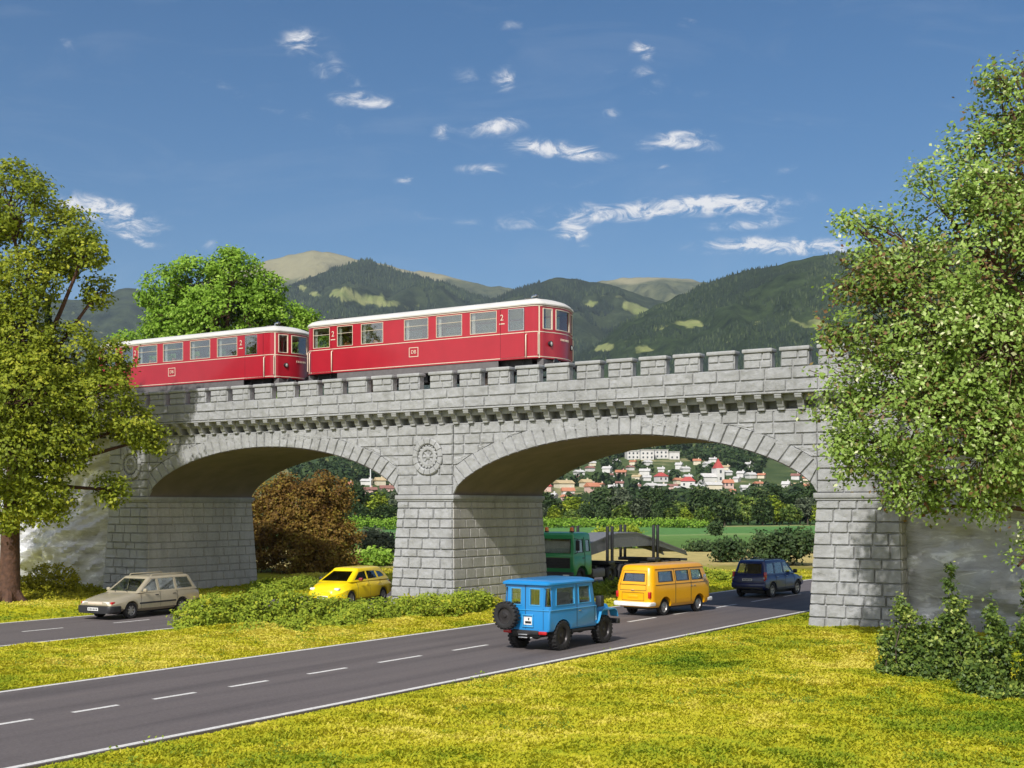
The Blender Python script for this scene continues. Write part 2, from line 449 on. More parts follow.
def merlon(a, b, vf, vb, sgn):
    mb = MB(); mb.box(a+.02, b-.02, vf+.02, vb-.02, ZN-.02, ZT-.13)
    if sgn < 0:
        h = (ZT-.13-ZN)
        courses(mb, [(a, vf, ZN), (b, vf, ZN), (b, vf, ZT-.13), (a, vf, ZT-.13)], (0,-1,0), [.5, .5], .35, .75, depth=0.03, rough=0.035)
        block(mb, [(b, vf, ZN), (b, vb, ZN), (b, vb, ZT-.13), (b, vf, ZT-.13)], (1,0,0), 0.01, 0.02)
        block(mb, [(a, vb, ZN), (a, vf, ZN), (a, vf, ZT-.13), (a, vb, ZT-.13)], (-1,0,0), 0.01, 0.02)
    o = mb.build('merlon', M['stone'], bridge, 30, fix=False)
    cp = MB(); cp.bbox(a-.05, b+.05, vf-.07, vb+.06, ZT-.13, ZT, .03); cp.build('coping', M['stone_plain'], o, 40)
for a, b in zip(notch[:-1], notch[1:]):
    ga = .27 if abs(a+1.06) < .01 else .17; gb = .27 if abs(b+1.06) < .01 else .17
    merlon(a+ga, b-gb, -.45, -.10, -1)
bk = MB()
for a, b in zip(notch[:-1], notch[1:]): bk.box(a+.17, b-.17, DEEP+.10, DEEP+.45, ZN-.01, ZT)
bk.build('rear_parapet', M['stone_plain'], bridge)
d = MB(); d.box(UL, UR, -.2, DEEP+.2, ZK+.3, 8.55); d.build('deck', M['stone_plain'], bridge)
b_ = MB(); rings = []
for u in np.linspace(UL, UR, 120):
    rings.append([(u, .3, 8.54), (u, 1.3, 8.74+random.uniform(-.02, .02)), (u, DEEP-1.3, 8.74+random.uniform(-.02, .02)), (u, DEEP-.3, 8.54)])
b_.loft(rings, False, closed=False); b_.build('ballast', M['ballast'], bridge)
s_ = MB(); u = UL+.3
while u < UR: s_.box(u, u+.24, DEEP/2-1.25, DEEP/2+1.25, 8.72, 8.83); u += .65
s_.build('sleepers', M['sleeper'], bridge)
for s in (-1, 1):
    r_ = MB(); y = DEEP/2+s*.7535
    r_.prism([(y-.07, 8.83), (y+.07, 8.83), (y+.07, 8.85), (y+.012, 8.87), (y+.012, 8.95), (y+.036, 8.96), (y+.036, 9.0), (y-.036, 9.0), (y-.036, 8.96), (y-.012, 8.95), (y-.012, 8.87), (y-.07, 8.85)], UL, UR, 'x')
    r_.build('rail', M['rail'], bridge)

# --- rock banks closing both ends
def rock_mat():
    m, nt, out = newmat('painted_rock'); L = nt.links.new
    p = N(nt, 'ShaderNodeBsdfPrincipled'); p.inputs['Roughness'].default_value = 0.55; p.inputs['Specular IOR Level'].default_value = 0.4
    tc = N(nt, 'ShaderNodeTexCoord'); mp = N(nt, 'ShaderNodeMapping'); mp.inputs['Rotation'].default_value = (0, R(28), 0); mp.inputs['Scale'].default_value = (.7, 1, 2.6)
    n1 = N(nt, 'ShaderNodeTexNoise'); n1.inputs['Scale'].default_value = 1.1; n1.inputs['Detail'].default_value = 9; n1.inputs['Roughness'].default_value = .68; n1.inputs['Distortion'].default_value = .6
    L(tc.outputs['Object'], mp.inputs[0]); L(mp.outputs[0], n1.inputs['Vector'])
    r = ramp(nt, [(.30, (.29, .29, .30)), (.44, (.44, .44, .455)), (.56, (.54, .545, .56)), (.64, (.80, .81, .83))])
    L(n1.outputs['Fac'], r.inputs[0]); L(r.outputs[0], p.inputs['Base Color'])
    bp = N(nt, 'ShaderNodeBump'); bp.inputs['Strength'].default_value = .7; bp.inputs['Distance'].default_value = .12
    L(n1.outputs['Fac'], bp.inputs['Height']); L(bp.outputs[0], p.inputs['Normal']); L(p.outputs[0], out.inputs[0]); return m
M['rock'] = rock_mat()
def rock_bank(u0, u1, label, sgn):
    nu, nz = 150, 70; us = np.linspace(u0, u1, nu); zs = np.linspace(-.4, 9.0, nz)
    U, Z = np.meshgrid(us, zs); far = np.abs(U-(u0 if sgn > 0 else u1))
    ang = R(28)*(-sgn)
    Q = np.stack([(U*math.cos(ang)+Z*math.sin(ang))*.30, np.full_like(U, 3.0*sgn+9), (-U*math.sin(ang)+Z*math.cos(ang))*.85], -1)
    n1 = fbm(Q, 5, 21, .55); n2 = 1-np.abs(fbm(Q*1.7+5, 4, 40)*2-1)
    V = .55-1.0*(n1-.5)*np.clip(far/1.2, .25, 1)*2.6-.35*n2*np.clip(far/1.5, 0, 1)-.02*far*0
    V = V+0.17*(Z-4)*np.clip(far/3, 0, 1)*.5
    top = Z > 8.6
    P = np.stack([U, V, Z], -1).reshape(-1, 3)
    # back edge closing the bank into the hill behind
    P2 = np.stack([us, np.full(nu, 6.5), np.full(nu, 8.4)], -1)
    V3 = np.concatenate([P, P2]); F = []
    for j in range(nz-1):
        for i in range(nu-1): F.append((j*nu+i, j*nu+i+1, (j+1)*nu+i+1, (j+1)*nu+i))
    b = nz*nu; j = nz-1
    for i in range(nu-1): F.append((j*nu+i, j*nu+i+1, b+i+1, b+i))
    me = np_mesh('rock_bank', V3, np.array(F)); shade(me, 40)
    o = link('rock_bank', me, M['rock']); o.location = (OX, OY, 0); o.rotation_euler = (0, 0, -TH)
    tag(o, label, 'rock')
rock_bank(SPAN+.0, SPAN+30, 'grey rock face behind the dark bushes at the viaduct end', 1)
rock_bank(-SPAN-PW-26, -SPAN-PW-.0, 'pale grey sloping rock face beside the brown tree trunk', -1)
# ================================================================ railcars
M['red'] = mat('railcar_red', (0.40, 0.014, 0.028), 0.30, var=0.06, scale=1.5, coat=0.3)
M['red_dark'] = mat('railcar_dark_red', (0.16, 0.012, 0.02), 0.4)
M['cream'] = mat('cream_paint', (0.70, 0.58, 0.45), 0.45, var=0.05)
M['roof'] = mat('railcar_roof', (0.62, 0.60, 0.56), 0.5, var=0.07, scale=1.2)
M['skirt'] = mat('skirt_grey', (0.14, 0.13, 0.13), 0.55)
M['black'] = mat('black_parts', (0.012, 0.012, 0.013), 0.5)
M['chrome'] = mat('bright_metal', (0.7, 0.7, 0.7), 0.2, 0.9)
M['seat'] = mat('orange_seat', (0.50, 0.16, 0.05), 0.6)
M['floor_in'] = mat('interior_grey', (0.22, 0.21, 0.2), 0.7)
M['curtain'] = mat('curtain_cloth', (0.62, 0.58, 0.5), 0.8)
M['glass'] = glass('window_glass', (0.84, 0.87, 0.87), 0.20)
M['glass_dark'] = glass('tinted_glass', (0.35, 0.38, 0.40), 0.22)
M['lamp'] = mat('lamp_glass', (0.75, 0.75, 0.7), 0.1, spec=0.8)
M['redlamp'] = mat('red_lamp', (0.5, 0.012, 0.015), 0.15, spec=0.7)
M['orangelamp'] = mat('orange_lamp', (0.75, 0.18, 0.02), 0.15, spec=0.7)
M['white'] = mat('white_paint', (0.78, 0.78, 0.76), 0.4)

def outline(x0, x1, hw, r=.42, bow=.28, n=7):
    """plan of a car: bowed ends with round corners"""
    pts = []
    def corner(cx, cy, a0):
        for i in range(n): a = a0+(PI/2)*i/(n-1); pts.append((cx+r*math.cos(a), cy+r*math.sin(a)))
    def end(x, s):
        for i in range(1, 6):
            y = s*(-1+2*i/6)*(hw-r); pts.append((x+(1 if s > 0 else -1)*bow*(1-(y/(hw-r))**2), y))
    corner(x1-r, -hw+r, -PI/2)
    pts_end = []
    end(x1, 1)
    corner(x1-r, hw-r, 0); corner(x0+r, hw-r, PI/2); end(x0, -1); corner(x0+r, -hw+r, PI)
    return pts
def inset(pts, d):
    n = len(pts); out = []
    for i in range(n):
        p, q, s = Vector(pts[i-1]), Vector(pts[i]), Vector(pts[(i+1) % n])
        e1, e2 = (q-p), (s-q)
        if e1.length < 1e-6: e1 = e2
        if e2.length < 1e-6: e2 = e1
        n1 = Vector((-e1.y, e1.x)).normalized(); n2 = Vector((-e2.y, e2.x)).normalized(); m = (n1+n2).normalized()
        out.append(tuple(q+m*d/max(.5, m.dot(n1))))
    return out
def dedupe(p):
    o = []
    for q in p:
        if not o or (Vector(q)-Vector(o[-1])).length > 1e-4: o.append(q)
    return o
LCAR, HW = 12.3, 1.43
def railcar(label, wins, logo, marks):
    """x along the car (front at +x), y=0 centre, z from rail head; wins: side windows (x0,x1)"""
    t = empty('railcar', (0, 0, 0), 0, label, 'railcar', 'red railcars of the train on the viaduct')
    x0, x1 = -LCAR/2, LCAR/2; z0, z1 = .92, 3.04
    ol = dedupe(outline(x0, x1, HW)); il = inset(ol, .07)
    a = MB(); a.loft([[(p[0], p[1], z) for p in ol] for z in (z0, z1)])
    c = MB(); c.loft([[(p[0], p[1], z) for p in il] for z in (z0+.12, z1-.06)])
    me = boolean(a.mesh('a'), c.mesh('c'))
    cut = MB(); zw0, zw1 = 2.06, 2.94
    for s0, s1 in wins: cut.box(s0, s1, -2, 2, zw0, zw1)
    ends = [(-1.18, -.72), (-.56, .50), (.72, 1.18)]
    for s0, s1 in ends: cut.box(x1-.62, x1+1, s0, s1, zw0+.02, zw1-.02); cut.box(x0-1, x0+.62, s0, s1, zw0+.02, zw1-.02)
    me = boolean(me, cut.mesh('c')); shade(me, 30); me.name = 'body'
    me.materials.clear(); me.materials.append(M['red']); me.materials.append(M['red_dark'])
    body = link('body', me, None, t)
    # windows: frame, pane, curtain
    for s0, s1 in wins:
        for sy in (-1, 1):
            f = MB(); e = .020; y = sy*HW
            ya, yb = (y-.03, y+.012) if sy > 0 else (y-.012, y+.03)
            f.box(s0, s0+e, ya, yb, zw0, zw1); f.box(s1-e, s1, ya, yb, zw0, zw1); f.box(s0+e, s1-e, ya, yb, zw0, zw0+e); f.box(s0+e, s1-e, ya, yb, zw1-e, zw1)
            if s1-s0 > .8: f.box(s0+e, s1-e, ya, yb, zw0+.56, zw0+.575)
            fo = f.build('window', M['cream'] if s1-s0 > .8 else M['chrome'], t)
            p = MB(); p.box(s0+e-.005, s1-e+.005, y-.02*sy-.004, y-.02*sy+.004, zw0+e-.005, zw1-e+.005); p.build('pane', M['glass'], fo)
            if s1-s0 > .8:
                q = MB()
                rr = []
                for xx in np.linspace(s0+.05, s0+.2, 9): rr.append([(xx, y-sy*(.09+.015*math.sin(xx*90)), zw0), (xx, y-sy*(.09+.015*math.sin(xx*90)), zw1)])
                q.loft(rr, False, closed=False); q.build('curtain', M['curtain'], fo)
    for s0, s1 in ends:
        for sx in (-1, 1):
            def X(y): return (x1 if sx > 0 else x0)+sx*(.28*(1-(y/(HW-.42))**2) if abs(y) < HW-.42 else -(.42-math.sqrt(max(0, .42**2-(abs(y)-(HW-.42))**2))))
            ys = np.linspace(s0+.03, s1-.03, 6); p = MB()
            p.loft([[(X(y)-sx*.02, y, zw0+.05), (X(y)-sx*.02, y, zw1-.05)] for y in ys], False, closed=False)
            fr = MB(); ys2 = np.linspace(s0, s1, 8)
            for za, zb in ((zw0+.02, zw0+.05), (zw1-.05, zw1-.02)):
                fr.loft([[(X(y)-sx*.03, y, za), (X(y)+sx*.012, y, za), (X(y)+sx*.012, y, zb), (X(y)-sx*.03, y, zb)] for y in ys2])
            for ya, yb in ((s0, s0+.03), (s1-.03, s1)):
                fr.loft([[(X(y)-sx*.03, y, zw0+.02), (X(y)+sx*.012, y, zw0+.02), (X(y)+sx*.012, y, zw1-.02), (X(y)-sx*.03, y, zw1-.02)] for y in (ya, yb)])
            fo = fr.build('end_window', M['cream'], t); p.build('pane', M['glass'], fo)
    # roof
    rf = MB()
    lv = [(-.05, z1-.0), (-.06, z1+.05), (-.01, z1+.12), (.14, z1+.22), (.42, z1+.31), (.8, z1+.365), (1.15, z1+.385)]
    rf.loft([[(p[0], p[1], z) for p in inset(ol, d)] for d, z in lv]); ro = rf.build('roof', M['roof'], t, 40)
    for vx in (-4.2, -1.5, 1.4, 4.0):
        v = MB(); v.bbox(vx-.22, vx+.22, -.14, .14, z1+.37, z1+.47, .03); v.build('roof_vent', M['roof'], ro, 40)
    h = MB(); h.tube([(x1-1.1, -.25, z1+.36), (x1-1.1, -.25, z1+.55)], .03, 8); h.lathe([(.03, 0), (.07, .22), (.075, .25)], 10, 'x', (x1-1.1, -.25, z1+.56)); h.build('horn', M['chrome'], ro, 40)
    # stripes
    def band(name, za, zb, d, m, skip=None):
        o2 = inset(ol, -d); b = MB(); n = len(o2)
        pts = o2+[o2[0]]
        b.loft([[(p[0], p[1], za), (p[0], p[1], zb)] for p in pts], False, closed=False); return b.build(name, m, t, 40)
    band('waist_stripe', 1.956, 1.986, .010, M['cream']); band('lower_stripe', .97, 1.0, .010, M['cream']); band('gutter', z1-.055, z1-.025, .022, M['cream']); band('dark_gutter_rail', z1-.012, z1+.0, .03, M['red_dark'])  # last band: darker red gutter line below the roof
    for sx in (-1, 1):
        for sy in (-1, 1):
            a0 = PI/4; b = MB()
            cx, cy = (x1-.42)*sx, (HW-.42)*sy
            ar = [math.atan2(sy*math.sin(q), sx*math.cos(q)) for q in (PI/4-.065, PI/4, PI/4+.065)]
            b.loft([[(cx+.429*math.cos(q), cy+.429*math.sin(q), .93), (cx+.429*math.cos(q), cy+.429*math.sin(q), z1-.05)] for q in ar], False, closed=False)
            b.build('corner_stripe', M['cream'], t)
    # doors
    for sx in (-1, 1):
        for sy in (-1, 1):
            xa, xb = (4.28, 5.42) if sx > 0 else (-5.72, -4.62); y = sy*HW
            d = MB()
            def th(za, zb, xa_, xb_): d.box(xa_, xb_, min(y, y+sy*.010), max(y, y+sy*.010), za, zb)
            th(.92, zw0-.12, xa, xb)
            do = d.build('door', M['red'], t)
            for xx in (xa, xb):
                g = MB(); g.box(xx-.009, xx+.009, y-.012, y+.012, .92, z1-.06); g.build('door_seam', M['red_dark'], do)
            h = MB(); hx = xb+.10 if sx > 0 else xa+1.20
            for q in ((hx,) if sx > 0 else (xa-.10, xb+.08)):
                h.tube([(q, y, .98), (q, y+sy*.07, 1.0), (q, y+sy*.07, 1.86), (q, y, 1.88)], .025, 8)
            h.build('handrail', M['cream'], t, 60)
            st = MB(); st.bbox(xa+.05, xb-.05, min(y-.25*sy, y-.02*sy), max(y-.25*sy, y-.02*sy), .42, .47, .01); st.tube([(xa+.2, y-.14*sy, .46), (xa+.2, y-.2*sy, .9)], .02, 6); st.tube([(xb-.2, y-.14*sy, .46), (xb-.2, y-.2*sy, .9)], .02, 6)
            st.build('step', M['black'], t)
    # end fittings
    for sx in (-1, 1):
        xe = x1*sx
        for sy in (-1, 1):
            lx = xe+sx*.10
            l = MB(); l.lathe([(.10, -.06*sx), (.115, .05*sx), (.10, .07*sx), (.085, .05*sx)], 16, 'x', (lx, .82*sy, 1.52)); lo = l.build('headlight', M['black'], t, 40)
            l = MB(); l.lathe([(.088, .052*sx), (.05, .075*sx), (.001, .08*sx)], 16, 'x', (lx, .82*sy, 1.52)); l.build('lens', M['lamp'], lo, 40)
            b = MB(); b.lathe([(.06, -.2), (.06, .32), (.075, .33)], 12, 'x', (xe-.0, 0, 0)) if False else None
            b.tube([(xe-.25*sx, .85*sy, .72), (xe+.34*sx, .85*sy, .72)], .075, 12); b.lathe([(.001, .34*sx), (.16, .34*sx), (.20, .365*sx), (.19, .40*sx), (.001, .43*sx)], 18, 'x', (xe, .85*sy, .72))
            b.build('buffer', M['black'], t, 40)
            h = MB(); h.tube([(xe-.16*sx, (HW-.1)*sy, 1.05), (xe-.12*sx, (HW-.04)*sy, 1.06), (xe-.12*sx, (HW-.04)*sy, 1.9), (xe-.16*sx, (HW-.1)*sy, 1.92)], .02, 6); h.build('handrail', M['cream'], t)
        k = MB(); k.bbox(xe-.02*sx if sx > 0 else xe-.34, xe+.34 if sx > 0 else xe+.02, -.07, .07, .62, .76, .02); k.tube([(xe+.3*sx, 0, .66), (xe+.42*sx, 0, .5), (xe+.40*sx, 0, .38)], .035, 8); k.build('coupling', M['black'], t)
        q = MB(); q.bbox(min(xe, xe-.3*sx), max(xe, xe-.3*sx), -1.2, 1.2, .58, .9, .03); q.build('buffer_beam', M['skirt'], t)
        hs = MB(); hs.tube([(xe+.25*sx, .35, .85), (xe+.33*sx, .36, .6), (xe+.3*sx, .38, .42)], .03, 7); hs.tube([(xe+.25*sx, -.35, .85), (xe+.33*sx, -.36, .6), (xe+.3*sx, -.38, .42)], .03, 7); hs.build('brake_hose', M['black'], t)
        # the illegible line of small numerals high on the end
        nm = MB()
        for i, wd in enumerate((.05, .03, .06, .05, .06, .05)):
            y = .05+sx*(-.32+i*.11); nm.box(xe+sx*.276-.004 if sx > 0 else xe-.290, xe+.290 if sx > 0 else xe-.272, y-wd/2, y+wd/2, 1.68, 1.765)
        nm.build('number', M['cream'], t)
    # underframe
    uf = MB(); uf.box(-5.6, 5.6, -1.15, 1.15, .68, .93); uf.bbox(-2.4, .4, -1.1, -.3, .25, .7, .04); uf.bbox(.9, 2.6, -1.05, 1.05, .3, .7, .04); uf.build('underframe', M['black'], t)
    sk = MB(); sk.box(-4.3, 4.15, -HW+.03, -HW+.07, .62, .93); sk.box(-4.3, 4.15, HW-.07, HW-.03, .62, .93); sk.build('skirt', M['skirt'], t)
    for wx in (-3.1, 3.1):
        for sy in (-1, 1):
            wl = MB(); wl.lathe([(.001, .05*sy), (.12, .06*sy), (.16, .02*sy), (.38, .01*sy), (.40, .05*sy), (.45, .05*sy), (.45, -.06*sy), (.48, -.08*sy), (.48, -.10*sy), (.001, -.08*sy)], 28, 'y', (wx, .80*sy, .46)); wl.build('wheel', M['rail'], t, 40)
        ax = MB(); ax.tube([(wx, -.75, .46), (wx, .75, .46)], .08, 10); ax.bbox(wx-.16, wx+.16, -1.08, -.9, .32, .6, .02); ax.bbox(wx-.16, wx+.16, .9, 1.08, .32, .6, .02); ax.bbox(wx-.7, wx+.7, -1.06, -.98, .60, .68, .015); ax.build('axle', M['black'], t)
    # interior
    fl = MB(); fl.box(x0+.2, x1-.2, -HW+.09, HW-.09, z0+.125, z0+.2); fl.build('floor', M['floor_in'], t)
    xx = -4.0
    while xx < 4.0:
        for y0_, y1_ in ((-1.28, -.4), (.4, 1.28)):
            se = MB(); se.bbox(xx, xx+.45, y0_, y1_, z0+.45, z0+.6, .04); se.bbox(xx, xx+.12, y0_, y1_, z0+.5, z0+1.32, .04); se.build('seat', M['seat'], t, 40)
        xx += 1.62
    # lettering
    for x, sy in ((logo, -1),):
        d = text_mesh('DB', .21, .004); o = link('emblem', d, M['cream'], t); o.location = (x, -HW-.012, 1.54); o.rotation_euler = (PI/2, 0, 0)
        f = MB(); w, h = .245, .235
        for a_, b_, c_, d_ in ((-w, w, h-.03, h), (-w, w, -h, -h+.03), (-w, -w+.03, -h+.03, h-.03), (w-.03, w, -h+.03, h-.03)): f.box(x+a_, x+b_, -HW-.010, -HW-.002, 1.54+c_*.86, 1.54+d_*.86)
        f.build('emblem_frame', M['cream'], o.parent)
    for x in marks:
        d = text_mesh('2', .34, .004); o = link('class_number', d, M['cream'], t); o.location = (x, -HW-.012, 2.62); o.rotation_euler = (PI/2, 0, 0)
        f = MB(); f.box(x-.13, x+.13, -HW-.012, -HW-.002, 2.36, 2.40); f.build('class_bar', M['cream'], t)
    return t
CV = DEEP/2+.0
# car centre so that its right end sits where the photograph has it
c1 = 2.83+.0-LCAR/2
W1 = [(-8.98, -8.02), (-7.59, -6.71), (-6.24, -5.03), (-3.9, -2.64), (-2.23, -0.92), (-0.52, 0.78), (1.33, 2.08)]
car = railcar('front railcar whose rounded red end shows three windows and a horn above the battlements', [(a-c1, b-c1) for a, b in W1], -3.4-c1, [-7.83-c1, 1.03-c1])
car.location = B(c1, CV, 9.0); car.rotation_euler = (0, 0, -TH)
c2 = -11.27-LCAR/2
W2 = [(-22.95, -22.0), (-21.5, -20.75), (-20.38, -19.02), (-18.6, -17.22), (-16.74, -15.4), (-14.94, -13.64), (-13.13, -12.38)]
car = railcar('rear railcar half hidden by the yellow green tree, with bright curtains in its windows', [(a-c2, b-c2) for a, b in W2], -18.0-c2, [-20.6-c2, -13.40-c2])
car.location = B(c2, CV, 9.0); car.rotation_euler = (0, 0, -TH)
# ================================================================ vehicles (x forward, y left, origin on the ground)
def paint(name, col, rough=.28, coat=.5): return mat(name, col, rough, 0.0, var=.04, scale=1.2, coat=coat)
M['blue'] = paint('jeep_blue', (0.016, 0.235, 0.57))
M['blue_light'] = paint('jeep_blue_trim', (0.05, 0.32, 0.62))
M['vanyellow'] = paint('bus_yellow', (0.88, 0.42, 0.005))
M['navy'] = paint('suv_navy', (0.010, 0.022, 0.115))
M['beige'] = mat('estate_beige', (0.46, 0.40, 0.28), .3, .3, var=.05, coat=.5)
M['hatchyellow'] = paint('hatch_yellow', (0.90, 0.66, 0.008))
M['truckgreen'] = paint('truck_green', (0.030, 0.27, 0.085))
M['seam'] = mat('dark_seam', (0.02, 0.02, 0.02), .6)
M['tyre'] = mat('tyre_rubber', (0.017, 0.016, 0.016), .75, bump=.3, bscale=40)
M['alloy'] = mat('wheel_alloy', (0.46, 0.45, 0.44), .3, .6)
M['darkrim'] = mat('dark_rim', (0.05, 0.045, 0.045), .4, .5)
M['bumper'] = mat('bumper_black', (0.022, 0.022, 0.024), .5)
M['cabin_in'] = mat('cabin_interior', (0.10, 0.095, 0.09), .8)
M['cabin_in_light'] = mat('light_interior', (0.62, 0.60, 0.56), .7)
M['plate'] = mat('number_plate', (0.75, 0.75, 0.72), .4)
M['steelgrey'] = mat('girder_grey', (0.165, 0.165, 0.17), .55, var=.1)
M['glass_clear'] = glass('car_glass', (0.90, 0.93, 0.94), .20)

def sect(x, zb, zt, wb, wm, zm, wt, cr=.0):
    h = [(0, zb), (wb*.6, zb), (wb, zb), (wm, zb+.10), (wm, zm), (wm*.4+wt*.6, zm*.35+(zt-.04)*.65), (wt, zt-.03), (wt-.05, zt+cr*.12), (wt*.5, zt+cr*.8), (0, zt+cr)]
    return [(x, -y, z) for y, z in h]+[(x, y, z) for y, z in h[-2:0:-1]]
def hull(sts): m = MB(); m.loft([sect(*s) for s in sts]); return m
def rrect(xa, xb, w, r, n=5):
    p = []
    for cx, cy, a0 in ((xb-r, -w+r, -PI/2), (xb-r, w-r, 0), (xa+r, w-r, PI/2), (xa+r, -w+r, PI)):
        for i in range(n): a = a0+PI/2*i/(n-1); p.append((cx+r*math.cos(a), cy+r*math.sin(a)))
    return p
class Cabin:
    """tapered glasshouse with real window openings"""
    def __init__(s, z0, z1, xr0, xf0, xr1, xf1, w0, w1, r=.12, top=.07, cr=.03, wall=.045):
        s.__dict__.update(locals())
    def lerp(s, a, b, z): return a+(b-a)*(z-s.z0)/(s.z1-s.z0)
    def w(s, z): return s.lerp(s.w0, s.w1, z)
    def xf(s, z): return s.lerp(s.xf0, s.xf1, z)
    def xr(s, z): return s.lerp(s.xr0, s.xr1, z)
    def shell(s, sides, front=None, rear=None):
        zt = s.z1-s.top
        lv = [(s.z0, 0), (s.z0+(zt-s.z0)*.5, 0), (zt, 0)]
        rings = [[(p[0], p[1], z) for p in rrect(s.xr(z), s.xf(z), s.w(z), s.r)] for z, _ in lv]
        for d, dz in ((.015, .3), (.045, .7), (.10, .95), (.22, 1.15), (.42, 1.30)):
            rings.append([(p[0], p[1], zt+s.top*dz) for p in rrect(s.xr(zt)+d, s.xf(zt)-d, s.w(zt)-d, max(.03, s.r-.0))])
        o = MB(); o.loft(rings)
        i = MB(); k = s.wall
        i.loft([[(p[0], p[1], z) for p in rrect(s.xr(z)+k, s.xf(z)-k, s.w(z)-k, max(.02, s.r-k*.6))] for z in (s.z0-.1, zt-.005)])
        i.m = [1]*len(i.f); om = o.mesh('o'); im = i.mesh('i')
        for q in (om, im): q.materials.append(s.paint); q.materials.append(M['cabin_in_light'])
        me = boolean(om, im)
        c = MB()
        for p in sides: c.prism(p, -2, 2, 'y')
        me = boolean(me, c.mesh('c'))
        c = MB(); xm = (s.xr0+s.xf0)/2
        for p in (front or []): c.prism(p, max(xm, s.xf(s.z1)-.45), s.xf0+1, 'x')
        for p in (rear or []): c.prism(p, s.xr0-1, min(xm, s.xr(s.z1)+.35), 'x')
        if c.v: me = boolean(me, c.mesh('c'))
        shade(me, 30); return me
    def panes(s, parent, sides, front=None, rear=None, m=None, name='window', frame=None, only=(-1, 1)):
        m = m or M['glass_clear']
        def grow(p, e):
            c = Vector((sum(q[0] for q in p)/len(p), sum(q[1] for q in p)/len(p)))
            return [tuple(c+(Vector(q)-c)*(1+e/max(.05, (Vector(q)-c).length))) for q in p]
        def ringframe(pts3, pts3i, nrm, name='frame', par=None):
            n = len(pts3); b = MB(); k = Vector(nrm)*.012
            A = [Vector(p)+k for p in pts3]; Bq = [Vector(p)+k for p in pts3i]; A0 = [Vector(p)-k for p in pts3]; B0 = [Vector(p)-k*2 for p in pts3i]
            b.add(A+Bq+A0+B0, [(i, (i+1) % n, n+(i+1) % n, n+i) for i in range(n)]+[(2*n+i, 2*n+(i+1) % n, (i+1) % n, i) for i in range(n)]+[(n+i, n+(i+1) % n, 3*n+(i+1) % n, 3*n+i) for i in range(n)])
            b.build('frame', frame, par)
        def put(pts, nrm, nm):
            b = MB(); d = Vector(nrm)*.006; n = len(pts); P = [Vector(q) for q in pts]
            b.add([q+d for q in P]+[q-d for q in P], [tuple(range(n)), tuple(range(2*n-1, n-1, -1))]+[(i, (i+1) % n, n+(i+1) % n, n+i) for i in range(n)])
            o = b.build(nm, m, parent)
            return o
        for p in sides:
            for sy in only:
                g = grow(p, .012); f3 = lambda q, off=.02: (q[0], sy*(s.w(q[1])-off), q[1])
                o = put([f3(q) for q in g], (0, 1, 0), name)
                if frame: ringframe([f3(q, .0) for q in grow(p, .006)], [f3(q, .0) for q in grow(p, -.03)], (0, sy, 0), par=o)
        for p in (front or []):
            g = grow(p, .012); o = put([(s.xf(q[1])-.02, q[0], q[1]) for q in g], (1, 0, 0), 'windscreen')
            if frame: ringframe([(s.xf(q[1]), q[0], q[1]) for q in grow(p, .006)], [(s.xf(q[1]), q[0], q[1]) for q in grow(p, -.035)], (1, 0, 0), par=o)
        for p in (rear or []):
            g = grow(p, .012); o = put([(s.xr(q[1])+.02, q[0], q[1]) for q in g], (1, 0, 0), 'rear_window')
            if frame: ringframe([(s.xr(q[1]), q[0], q[1]) for q in grow(p, .006)], [(s.xr(q[1]), q[0], q[1]) for q in grow(p, -.03)], (-1, 0, 0), par=o)
def carve(me, wheels, ra, hw, depth=.34):
    c = MB()
    for x, r in wheels:
        for sy in (-1, 1): c.lathe([(ra, sy*(hw-depth)), (ra, sy*(hw+.4))], 28, 'y', (x, 0, r), cap=True)
    me = boolean(me, c.mesh('c')); shade(me, 32); return me
